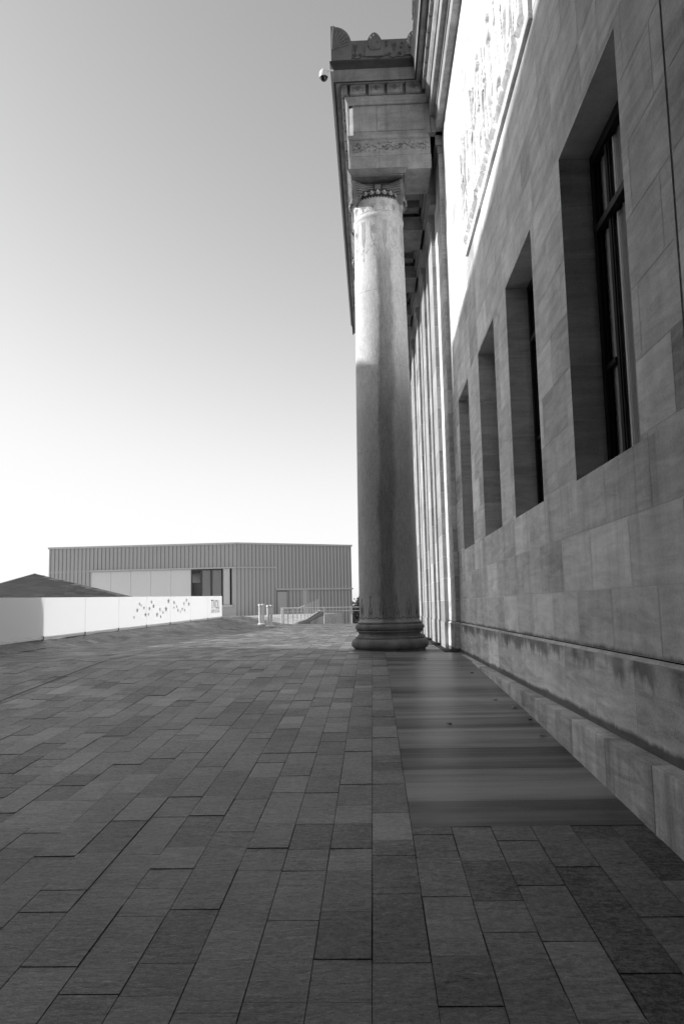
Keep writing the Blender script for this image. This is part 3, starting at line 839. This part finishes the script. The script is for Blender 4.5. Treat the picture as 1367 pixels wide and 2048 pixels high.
    for i in range(N):
        t0 = 2 * math.pi * i / N; s = 2 * math.pi / N
        big = i % 2 == 0
        # foot lancets
        h = .36 if big else .24; wv = .16 if big else .12
        zb = .70
        out = [(-wv * s * 1.4, zb), (-wv * s * 1.5, zb + h * .5), (-wv * s, zb + h * .82), (0, zb + h + .06), (wv * s, zb + h * .82), (wv * s * 1.5, zb + h * .5), (wv * s * 1.4, zb)]
        line(out, .0055, t0)
        line([(0, zb), (0, zb + h * .8)], .005, t0)
        for sg in (-1, 1): line([(0, zb + .05), (sg * wv * s * .7, zb + h * .45), (sg * wv * s * .8, zb + h * .6)], .005, t0)
        if not big:
            line([(0, zb + h + .06), (0, zb + h + .17)], .005, t0)
            line([(.05 * math.cos(a) * s, zb + h + .20 + .03 * math.sin(a)) for a in [q * math.pi / 4 for q in range(9)]], .005, t0)
        line([(-.5 * s, zb + .02), (-.25 * s, zb - .02), (0, zb + .0), (.25 * s, zb - .02), (.5 * s, zb + .02)], .007, t0)
        # top of shaft
        zt = 9.72
        w2 = .30 if big else .17; h2 = .52 if big else .62
        line([(-w2 * s, zt), (-w2 * s, zt - h2 * .6), (-w2 * s * .6, zt - h2 * .85), (0, zt - h2), (w2 * s * .6, zt - h2 * .85), (w2 * s, zt - h2 * .6), (w2 * s, zt)], .0055, t0)
        if big:
            for r0 in (.7, .45, .2):
                line([(w2 * s * r0 * math.cos(a), zt - .22 + .13 * r0 * math.sin(a) * 1.2) for a in [q * math.pi / 6 for q in range(13)]], .005, t0)
        else:
            for sg in (-1, 1): line([(sg * w2 * s * .35, zt), (sg * w2 * s * .35, zt - .55)], .005, t0)
        line([(-.5 * s, zt - h2 * 1.1), (-.25 * s, zt - h2 * 1.25), (0, zt - h2 * 1.06), (.25 * s, zt - h2 * 1.25), (.5 * s, zt - h2 * 1.1)], .005, t0)
        line([(0, zt - h2 * 1.1), (0, zt - h2 * 1.1 - .22)], .004, t0)
        line([(.04 * math.cos(a) * s, zt - h2 * 1.1 - .25 + .03 * math.sin(a)) for a in [q * math.pi / 4 for q in range(9)]], .004, t0)
        # necking anthemia
        zc = 10.06
        if big:
            for k in range(-3, 4): line([(0, zc - .09), (k * .055 * s, zc - .01), (k * .085 * s, zc + .09 - .012 * abs(k))], .006, t0)
            line([(.36 * s * math.cos(a), zc + .02 + .115 * math.sin(a)) for a in [q * math.pi / 8 for q in range(17)]], .005, t0)
        else:
            for sg in (-1, 1):
                line([(sg * s * (.08 + .28 * (1 - q / 18) * math.cos(q * .55) * .5 + .12), zc + .02 + .09 * (1 - q / 18) * math.sin(q * .55)) for q in range(17)], .005, t0)
                line([(sg * .03 * s, zc - .1), (sg * .05 * s, zc + .12)], .006, t0)
        line([(-.5 * s, zc - .10), (-.2 * s, zc - .125), (.2 * s, zc - .125), (.5 * s, zc - .10)], .006, t0)
    return sh, ba, ca, eg, cap2, og, bo_2, ot
sh, ba, ca, eg, cap2, og, bo_2, ot = col_parts()
def lay(mb, name, mat, parent, loc, smooth=True, bevel=0):
    me = None
    o = mb.build(name, mat, None, smooth=smooth, bevel=bevel); o.parent = parent; o.location = loc; return o
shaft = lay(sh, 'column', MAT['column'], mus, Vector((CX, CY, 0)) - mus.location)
z3 = Vector((0, 0, 0))
subs = [lay(ba, 'column_base', MAT['capital'], shaft, z3), lay(ca, 'capital', MAT['capital'], shaft, z3), lay(eg, 'echinus', MAT['crust_and_shade'], shaft, z3), lay(bo_2[0], 'bolster_carving', MAT['crust_and_shade'], shaft, z3), lay(bo_2[1], 'bolster_carving', MAT['crust_and_shade'], shaft, z3),  # near-black echinus: shade under the bolsters as colour
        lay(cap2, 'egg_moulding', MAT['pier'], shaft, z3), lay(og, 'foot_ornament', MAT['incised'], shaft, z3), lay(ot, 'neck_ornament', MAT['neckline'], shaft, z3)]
for i in range(1, 6):
    c = shaft.copy(); COL.objects.link(c); c.location = shaft.location + Vector((0, 3.1 * i, 0))
    for s_ in subs:
        d = s_.copy(); COL.objects.link(d); d.parent = c
# ------------------------------------------------------------------ security camera
sc_ = empty('security_camera', (-.85, 16.83, 13.0), 'small white dome camera on a short arm at the corner of the carved cornice', 'camera')
b = MB(); b.tube([(-.60, 16.83, 13.10), (-.80, 16.83, 13.10)], .018, 8); b.build('arm', MAT['white'], sc_)
b = MB(); b.lathe([(.02, .14), (.07, .13), (.10, .08), (.105, -.02), (.10, -.04)], (-.82, 16.83, 12.98), 24); b.build('housing', MAT['white'], sc_, smooth=True)
b = MB(); b.lathe([(.092, .03), (.09, 0), (.07, -.05), (.035, -.085), (.0, -.093)][::-1], (-.82, 16.83, 12.935), 24); b.build('dome', MAT['camdome'], sc_, smooth=True)
# ------------------------------------------------------------------ white barrier
fe = empty('barrier', (-8.0, 26, .35), 'long waist-high white panel barrier printed with small stars along the paved bank', 'fence')
ends = [(-8.93, 10.0), (-8.75, 12.6), (-8.60, 15.2), (-8.46, 17.6)]
px = [87, 170, 237, 293, 340, 380, 415, 443]
nodes = []
for x_ in px:
    d = 1 / (.0559 - .0000679 * x_); q = at(x_, 1200, d); nodes.append((q.x, q.y))
nodes = [(-8.44 - .14 * i, 17.55 - 2.6 * i) for i in (3, 2, 1, 0)] + nodes
def ftop(y): return interp([(0, 1.24), (17.9, 1.32), (38.7, 1.59)], y)
def fb(y): return fence_z(y)
panels = []
for (a, b_) in zip(nodes, nodes[1:]):
    m = MB(); a = Vector((a[0], a[1], 0)); c = Vector((b_[0], b_[1], 0)); d = (c - a).normalized(); n = Vector((d.y, -d.x, 0)) * .02
    a2, c2 = a + d * .006, c - d * .006
    m.prism([a2 + Vector((0, 0, fb(a.y) + .075)), c2 + Vector((0, 0, fb(c.y) + .075)), c2 + Vector((0, 0, ftop(c.y))), a2 + Vector((0, 0, ftop(a.y)))], n)
    panels.append(m.build('panel', MAT['fpanel'], fe))
    m = MB(); m.beam(a + Vector((0, 0, fb(a.y) + .035)), c + Vector((0, 0, fb(c.y) + .035)), .05, .055); m.build('rail', MAT['steel'], fe)
for p in nodes:
    m = MB(); m.box((p[0] - .03, p[1] - .03, fb(p[1]) - .05), (p[0] + .03, p[1] + .03, fb(p[1]) + .085)); m.build('foot', MAT['steeld'], fe)
def on_fence(x_, y_):
    r = ray(x_, y_)
    for (a, b_), pn in zip(list(zip(nodes, nodes[1:])), panels):
        dx, dy = b_[0] - a[0], b_[1] - a[1]
        den = r.x * dy - r.y * dx
        if abs(den) < 1e-9: continue
        k = (a[0] * dy - a[1] * dx) / den
        t = ((r.y * k - a[1]) / dy)
        if -.001 <= t <= 1.001:
            d = Vector((dx, dy, 0)).normalized(); n = Vector((d.y, -d.x, 0))
            return Vector((r.x * k, r.y * k, r.z * k + HC)) + n * .024, d, pn
STARS = [(267, 1234.5, 4.2, 1), (273.5, 1220.5, 6, 1), (287, 1216, 4.5, 1), (281, 1211, 4, 0), (290, 1229.5, 6, 1), (296, 1228.5, 4, 1), (298, 1217, 5.5, 1), (302, 1204, 5.5, 0), (306, 1212.5, 5.5, 2),
         (313, 1229, 7, 0), (319, 1219, 5.5, 0), (320.5, 1233.5, 4.5, 1), (325, 1225, 5, 0), (331, 1218, 7.5, 1), (336, 1202, 7, 1), (347, 1205, 6, 0), (347, 1215, 4, 1), (352.5, 1213, 4, 2), (355, 1220.5, 5, 1), (363.5, 1218, 4.5, 2),
         (367, 1207.5, 5.5, 0), (372, 1200.5, 5.5, 1), (376.5, 1208, 5.5, 2), (368.5, 1220.5, 4.5, 1), (278, 1208, 5, 0), (360, 1223, 4, 0)]
byp = {}
for (x_, y_, s, tn) in STARS:
    h = on_fence(x_, y_)
    if not h: continue
    c, d, pn = h; sc = c.y / 1592 * s * .9
    m = MB()
    pts = []
    for i in range(10):
        a = math.pi / 2 + i * math.pi / 5; r = sc if i % 2 == 0 else sc * .42
        pts.append(c + d * r * math.cos(a) * 1.5 + Vector((0, 0, r * math.sin(a))))
    n = Vector((d.y, -d.x, 0)); m.prism(pts, n * -.002)
    m.build('star_print', [MAT['inkpale'], MAT['inkmid'], MAT['inkdim']][tn], pn).location = (0, 0, 0)
def text_mesh(txt, size, mat, name):
    cu = bpy.data.curves.new(name, 'FONT'); cu.body = txt; cu.size = size; cu.align_x = 'CENTER'; cu.extrude = .002
    o = bpy.data.objects.new(name, cu); COL.objects.link(o)
    bpy.context.view_layer.update()
    me = bpy.data.meshes.new_from_object(o.evaluated_get(bpy.context.evaluated_depsgraph_get()))
    bpy.data.objects.remove(o); bpy.data.curves.remove(cu)
    me.materials.clear(); me.materials.append(mat); me.name = name
    o = bpy.data.objects.new(name, me); COL.objects.link(o); return o
lp, ld, lpan = on_fence(430, 1222)
def put_text(txt, px_, py_, hx, vz, mat):
    c, d, pn = on_fence(px_, py_)
    o = text_mesh(txt, 1.0, mat, 'lettering'); me = o.data
    xs = [v.co.x for v in me.vertices]; ys_ = [v.co.y for v in me.vertices]
    w_, h_ = max(xs) - min(xs), max(ys_) - min(ys_); n = Vector((d.y, -d.x, 0))
    for v in me.vertices:
        x, y, z = v.co; x = (x - (max(xs) + min(xs)) / 2) / w_ * hx; y = (y - min(ys_)) / h_ * vz
        v.co = c + d * x + Vector((0, 0, y)) + n * (z - .001)
    o.parent = lpan; o.location = (0, 0, 0)
a1 = on_fence(421.5, 1210)[0]; a2 = on_fence(438, 1210)[0]; LW = (a2 - a1).length
put_text('TIVOLI', 429.7, 1217.5, LW, .42, MAT['ink'])
put_text('UNDER THE STARS', 429.9, 1225.5, LW, .16, MAT['inkmid'])
# ------------------------------------------------------------------ bollards
def make_bollard():
    o = empty('bollard', (0, 0, 0), 'x', 'bollard')
    for sx in (-.075, .075):
        b = MB(); b.lathe([(.06, .05), (.06, .90), (.06, 1.0)], (sx, 0, 0), 16); b.lathe([(.062, .92), (.085, .94), (.088, 1.0), (.07, 1.03), (.02, 1.045)], (sx, 0, 0), 16)
        b.build('tube', MAT['white'], o, smooth=True)
    b = MB(); b.lathe([(.21, 0), (.21, .05), (.15, .075), (.1, .08)], (0, 0, 0), 20); b.build('foot', MAT['white'], o, smooth=True)
    return o
bo = make_bollard()
q = at(523, 1254, 40.0); bo.location = (q.x, 40.0, ground_z(q.x, 40.0))
bo['label'] = 'white twin-tube bollard standing nearer the printed barrier, left one of the pair'; bo['group'] = 'twin-tube bollards'
b2 = bo.copy(); COL.objects.link(b2); q = at(539.5, 1257, 38.5); b2.location = (q.x, 38.5, ground_z(q.x, 38.5)); b2['label'] = 'white twin-tube bollard standing nearer the steel railing, right one of the pair'
for ch in [c for c in bo.children]:
    d = ch.copy(); COL.objects.link(d); d.parent = b2
# ------------------------------------------------------------------ railing
ra = empty('railing', (-3.5, 44.2, 0), 'galvanised steel guard railing at the sunken stair before the metal building', 'railing')
YR = 44.15
m = MB()
for yy_ in (1215.5, 1222.5):
    a = at(566, yy_ + 1.3, YR); c = at(722, yy_ - 1.5, YR); m.tube([a, c], .022, 8)
m.build('rail', MAT['steel'], ra)
for x_ in (565.5, 648.5, 703.5):
    p = at(x_, 1251, YR); b = MB(); b.tube([(p.x, YR, .0), (p.x, YR, .96)], .028, 8); b.build('post', MAT['steel'], ra)
b = MB(); p = at(563, 1251, YR - .1)
for k in (0, .12): b.tube([(p.x + k, YR - .1, 0), (p.x + k, YR - .1, .98)], .03, 8)
for k in range(8): b.tube([(p.x, YR - .1, .1 + k * .12), (p.x + .12, YR - .1, .1 + k * .12)], .016, 6)
b.build('end_panel', MAT['steel'], ra)
st = empty('ramp_balustrade', (-3.9, 47, 0), 'sloping stair parapet with a row of slim steel balusters behind the guard railing', 'balustrade')
A = at(580, 1251, 44.6); B = at(612, 1240, 48.0); C_ = at(640, 1222, 52.0)
m = MB()
for p, q in ((A, B), (B, C_)):
    m.prism([p, q, q + Vector((0, 0, -.28)), p + Vector((0, 0, -.10))], (.25, 0, 0)) 
m.build('parapet', MAT['steeld'], st)
m = MB(); m.tube([A + Vector((0, 0, .03)), B + Vector((0, 0, .03)), C_ + Vector((0, 0, .03))], .05, 6); m.build('coping', MAT['flash'], st)
for i, x_ in enumerate((576, 586, 594.5, 602, 609, 615, 620.5, 626, 631, 635.5)):
    yb_ = [1250, 1247.5, 1244, 1240.5, 1236.5, 1233, 1230, 1227, 1224.5, 1222][i]; yt_ = [1216, 1216, 1215.5, 1215, 1212, 1207, 1204.5, 1202, 1200, 1198][i]
    d_ = 44.6 + 7.4 * (x_ - 576) / 62; a = at(x_, yb_, d_); c = at(x_, yt_, d_)
    m = MB(); m.box((a.x - .032, d_ - .03, a.z - .06), (a.x + .032, d_ + .03, c.z)); m.build('baluster', MAT['steel'], st)
m = MB(); m.tube([at(566, 1216, 44.6), at(598, 1215.5, 47), at(609, 1211, 48.5)], .03, 6); m.build('handrail', MAT['steel'], st)
# low picket screen in the stairwell
m = MB()
for i in range(26):
    x_ = 602 + i * 2.4; a = at(x_, 1256, 54); t = at(x_, 1247 - min(i, 12) * 1.9, 54); m.box((a.x - .02, 54, a.z - 1), (a.x + .02, 54.03, t.z))
m.build('pickets', MAT['steel'], st)
# ------------------------------------------------------------------ metal building
ha = empty('metal_clad_building', (-12, 72, 0), 'long low building clad in grey standing-seam metal with a pale wall panel and corner glazing', 'building')
P0 = at(99, 1095.5, 69.6); P1 = at(472, 1087.5, 69.0); P2 = at(701.5, 1094.5, 75.0)
ZT = 6.55
def hb(mb, A, B, s0, s1, z0, z1, out, dep, tone=0):
    A = Vector((A.x, A.y, 0)); B = Vector((B.x, B.y, 0)); d = (B - A).normalized(); n = Vector((d.y, -d.x, 0))
    a = A + d * s0 + n * out; b = A + d * s1 + n * out
    mb.prism([a + Vector((0, 0, z0)), b + Vector((0, 0, z0)), b + Vector((0, 0, z1)), a + Vector((0, 0, z1))], n * -dep, tone)
def sof(A, B, x_):       # distance along facade for a picture column
    r = ray(x_, 1150); dx, dy = B.x - A.x, B.y - A.y; den = r.x * dy - r.y * dx; k = (A.x * dy - A.y * dx) / den
    return math.hypot(r.x * k - A.x, r.y * k - A.y)
LL = math.hypot(P1.x - P0.x, P1.y - P0.y); LR = math.hypot(P2.x - P1.x, P2.y - P1.y)
cl = MB()
sA, sB, sC, sD = sof(P0, P1, 182), sof(P0, P1, 382), sof(P0, P1, 444), sof(P0, P1, 463)
ZL = 4.52
hb(cl, P0, P1, 0, LL, ZL, ZT, 0, 14); hb(cl, P0, P1, 0, sA, -1.5, ZL, 0, 10); hb(cl, P0, P1, sD + .02, LL, -1.5, ZL, 0, 10)
hb(cl, P0, P1, sA, sC, -1.5, 1.2, 0, 8); hb(cl, P0, P1, sC, sD + .02, -1.5, 1.25, 0, 8)
hb(cl, P1, P2, 0, LR, -3.2, ZT, 0, 16)
cl_o = cl.build('wall', MAT['cladding'], ha)
se = MB()
s = .15
while s < LL:
    hb(se, P0, P1, s, s + .032, ZL, ZT, .045, .04)
    if s < sA or s > sD + .1: hb(se, P0, P1, s, s + .032, -1, ZL - .07, .045, .04)
    s += .355
s = .05
sL = sof(P1, P2, 551)
while s < LR:
    hb(se, P1, P2, s, s + .032, -3, ZT, .045, .04); s += .355
se.build('standing_seams', MAT['seam'], cl_o)
fl = MB()
hb(fl, P0, P1, -.08, LL, ZT, ZT + .16, .10, 14); hb(fl, P1, P2, 0, LR + .08, ZT, ZT + .16, .101, 16)
hb(fl, P0, P1, sA - .05, LL, ZL - .06, ZL + .06, .16, .15); hb(fl, P1, P2, 0, sL, ZL - .05, ZL + .06, .16, .15); hb(fl, P1, P2, sL, LR + .05, 2.52, 2.66, .14, .13)
fl.build('flashing', MAT['flash'], ha)
pn = MB(); n_ = 5
for i in range(n_):
    a = sA + (sB - sA) * i / n_; hb(pn, P0, P1, a + .01, sA + (sB - sA) * (i + 1) / n_ - .01, 1.2, ZL - .07, -.05, .1)
pn.build('pale_panel', MAT['panelw'], ha)
gx = [382, 402, 422, 444]
for i in range(3):
    a, b_ = sof(P0, P1, gx[i]), sof(P0, P1, gx[i + 1])
    m = MB()
    hb(m, P0, P1, a, a + .10, 1.2, ZL - .07, .0, .1); hb(m, P0, P1, b_ - .06, b_, 1.2, ZL - .07, .0, .1); hb(m, P0, P1, a + .1, b_ - .06, 4.34, ZL - .07, .0, .1)
    wo = m.build('window', MAT['standing'], ha)
    m = MB(); hb(m, P0, P1, a + .1, b_ - .06, 1.2, 4.34, -.04, .02); m.build('pane', MAT['glass'], wo)
    if i > 0:
        m = MB(); k = 18
        for q in range(k):
            s0 = a + .1 + (b_ - a - .16) * q / k; hb(m, P0, P1, s0, s0 + (b_ - a - .16) / k, 1.2, 4.34, -.08 - .05 * (q % 2), .02)
        m.build('blind', MAT['curtain'], wo)
    else:
        m = MB(); hb(m, P0, P1, a, b_, 1.2, 3.3, -.5, .05); m.build('screen', MAT['seam'], wo)
m = MB(); a, b_ = sC, sD
hb(m, P0, P1, b_ - .14, b_ - .02, 1.25, ZL - .07, .05, .16); hb(m, P0, P1, a, a + .06, 1.25, ZL - .07, .05, .1)
wo = m.build('window', MAT['frame'], ha)
m = MB()
for q in range(9):
    s0 = a + .08 + (b_ - a - .24) * q / 9; hb(m, P0, P1, s0, s0 + (b_ - a - .24) / 9 - .004, 1.25, ZL - .07, -.02 - .03 * (q % 2), .05)
m.build('blind', MAT['white'], wo)
m = MB(); hb(m, P0, P1, sC - .05, sD + .1, 1.12, 1.30, .12, .13); m.build('window_sill', MAT['flash'], ha)
m = MB(); a, b_ = sof(P1, P2, 552.5), sof(P1, P2, 574)
hb(m, P1, P2, a, a + .07, .2, 2.42, .07, .08); hb(m, P1, P2, b_ - .07, b_, .2, 2.42, .07, .08); hb(m, P1, P2, a, b_, 2.36, 2.50, .075, .08)
do = m.build('door', MAT['seam'], ha)
m = MB(); hb(m, P1, P2, a + .07, b_ - .07, .2, 2.36, .055, .05); m.build('door_leaf', MAT['cladding'], do)
m = MB(); hb(m, P1, P2, sof(P1, P2, 604), sof(P1, P2, 612), -.5, 2.50, .09, .1); m.build('downpipe', MAT['flash'], ha)
for x_, r_v in ((570, .25), (598, .45)):
    p = at(x_, 1088, 79); m = MB(); m.lathe([(r_v, 0), (r_v, .22), (r_v * 1.3, .24), (r_v * 1.3, .34), (r_v * .6, .38)], (p.x, 79, ZT + .1), 18); m.build('roof_vent', MAT['flash'], ha)
# ------------------------------------------------------------------ slate roof at left
sr = MB()
pk = at(70, 1147, 50); a = at(282, 1197, 43); l_ = at(-160, 1212, 43); bk1 = at(240, 1196, 58); bk2 = at(-120, 1200, 58)
base_z = .4
sr.face([l_, a, pk]); sr.face([a, Vector((bk1.x, 58, a.z)), pk]); sr.face([Vector((bk1.x, 58, a.z)), Vector((bk2.x, 58, a.z)), pk]); sr.face([Vector((bk2.x, 58, a.z)), l_, pk])
for i in range(34):                                    # courses of slates
    t0 = i / 34; t1 = (i + 1) / 34
    p, q = l_.lerp(pk, t0), a.lerp(pk, t0); p1, q1 = l_.lerp(pk, t1), a.lerp(pk, t1)
    n = max(2, int((q - p).length / .6)); off = random.random()
    for j in range(n):
        u0, u1 = max(0, (j + off - 1) / n), min(1, (j + off) / n)
        if u1 <= u0: continue
        e = Vector((0, -.02, .03)); e1 = Vector((0, -.005, .008))
        sr.face([p.lerp(q, u0) + e, p.lerp(q, u1 - .004) + e, p1.lerp(q1, u1 - .004) + e1, p1.lerp(q1, u0) + e1], random.gauss(0, .22))
sro = empty('pavilion', (pk.x, 50, 0), 'low hipped dark slate roof of a pavilion rising behind the white barrier', 'building')
sr.build('slate_roof', MAT['slate'], sro)
m = MB(); 
m.box((l_.x + .8, 43.8, .0), (a.x - .8, 57, min(l_.z, a.z) - .02)); m.build('wall', MAT['panelw'], sro)
# ------------------------------------------------------------------ trees beyond
def tree(name, c, rad, ht, label, n=2600, leaf=.16, seed=1):
    t = empty(name, c, label, 'tree', 'trees beyond the terrace'); rr = random.Random(seed); c = Vector(c)
    tr = MB(); tr.tube([c, c + Vector((.1, 0, ht * .35)), c + Vector((0, .1, ht * .7))], [.22, .16, .07], 8)
    lobes = []
    for i in range(14):
        a = rr.uniform(0, 6.28); r = rad * rr.uniform(.2, .85); p = c + Vector((r * math.cos(a), r * math.sin(a), ht * rr.uniform(.38, .9))); lobes.append((p, rad * rr.uniform(.28, .48)))
        tr.tube([c + Vector((0, 0, ht * .35)), p], [.07, .02], 5)
    tr.build('trunk', MAT['bark'], t)
    cr = MB()
    for i in range(n):
        p, r = rr.choice(lobes); d = Vector((rr.gauss(0, 1), rr.gauss(0, 1), rr.gauss(0, 1))).normalized() * r * rr.uniform(.5, 1.08)
        o = p + d; u = Vector((rr.gauss(0, 1), rr.gauss(0, 1), rr.gauss(0, 1))).normalized(); v = u.cross(Vector((rr.gauss(0, 1), rr.gauss(0, 1), rr.gauss(0, 1)))).normalized()
        s = leaf * rr.uniform(.6, 1.3)
        cr.face([o - u * s, o + v * s * .5, o + u * s, o - v * s * .5], rr.gauss(0, .35))
    cr.build('crown', MAT['leaf'], t)
p = at(733, 1205, 84); tree('tree', (p.x, 84, -3.2), 2.6, 5.2, 'round leafy tree between the metal building and the great column', seed=3)
p = at(752, 1212, 98); tree('tree', (p.x, 98, -3.2), 3.4, 5.2, 'leafy tree farther off behind the foot of the great column', seed=4)
# ------------------------------------------------------------------ litter on the slabs
spots = [(990, 1400, 0, 'pale dry leaf lying at the foot of the plinth among darker crumbs'), (1028, 1416, 0, 'small pale leaf beside the plinth, halfway along the slab walkway'), (1083, 1473, 0, 'tiny pale leaf nearest the camera on the slab walkway'),
         (899, 1450, 1, 'dark leaf scrap alone in the middle of the slab walkway'), (849, 1319, 1, 'dark leaf scrap just in front of the column foot'), (923, 1334, 1, 'dark leaf scrap close to the far end of the plinth'),
         (943, 1347, 1, 'dark leaf scrap by the plinth, a little nearer than the far one'), (1060, 1441, 1, 'dark curled leaf scrap against the plinth wall')]
for i, (x_, y_, k, lab) in enumerate(spots):
    r = ray(x_, y_); t = 1.0
    for _ in range(60):
        P = r * t; g = gz(P.x, P.y); t *= (g - HC) / P.z if P.z else 1
    P = r * t; m = MB(); s = .035 if k == 0 else .025
    c = Vector((P.x, P.y, gz(P.x, P.y) + .004)); a0 = random.random() * 6
    ring = []
    for q in range(7):
        a = a0 + q / 7 * 6.283; rr_ = s * random.uniform(.6, 1.3) * (1.3 if q in (0, 3) else .8); ring.append(c + Vector((rr_ * math.cos(a), rr_ * math.sin(a), random.uniform(.002, .016))))
    for q in range(7): m.face([c, ring[q], ring[(q + 1) % 7]])
    m.prism([p_ + Vector((0, 0, -.0015)) for p_ in ring], (0, 0, -.001))
    o = m.build('dry_leaf', MAT['leafpale' if k == 0 else 'leafdry'], None, loc=tuple(c)); tag(o, lab, 'leaf', 'leaf scraps on the walkway')
# ------------------------------------------------------------------ neighbouring wing whose shadow falls over the terrace
nb = empty('neighbouring_building', (-32, 0, 0), 'tall plain stone building outside the frame on the left that shades the terrace', 'building')
XN = -30.0
def back(T):
    T = Vector(T); k = (XN - T.x) / to_sun.x; P = T + to_sun * k; return (P.y, P.z)
prof = [back((1.86, -30, 9.6)), back((1.86, 7.7, 7.2)), back((1.86, 12.7, 6.78)), back((1.86, 17.0, 6.62)), back((-.2, 17.25, 6.5)), back((-.2, 17.95, 6.46)), back((0, 18.15, 3.0)), back((-.55, 18.3, 0)), back((-3.74, 19.2, 0)), back((-8.3, 20.0, .9))]
print('caster', [(round(a, 2), round(b, 2)) for a, b in prof])
poly = [(XN, -27, -3.2)] + [(XN, -27, prof[0][1])] + [(XN, a, b_) for a, b_ in prof] + [(XN, prof[-1][0] + .02, -3.2)]
m = MB(); m.prism([Vector(p) for p in poly], (-12, 0, 0)); m.build('wall', MAT['ashlar'], nb)
m = MB()
for i in range(7):
    for j in range(3): m.box((XN - .02, -20 + i * 5.2, 1.5 + j * 4), (XN + .02, -18.4 + i * 5.2, 4 + j * 4))
m.build('windows', MAT['frame'], nb)

# unseen blocks and canopy behind the viewpoint, added to cut the sky light
m = MB(); m.box((-20, -9, -3.2), (1.8, -2.2, 13.2)); m.box((-16, -2.19, -3.2), (-5.2, 3.4, 13.2)); m.box((-14, -2.19, 8.2), (1.8, 7.0, 8.7)); m.build('unseen_sky_blocker', MAT['crust_and_shade'], mus)
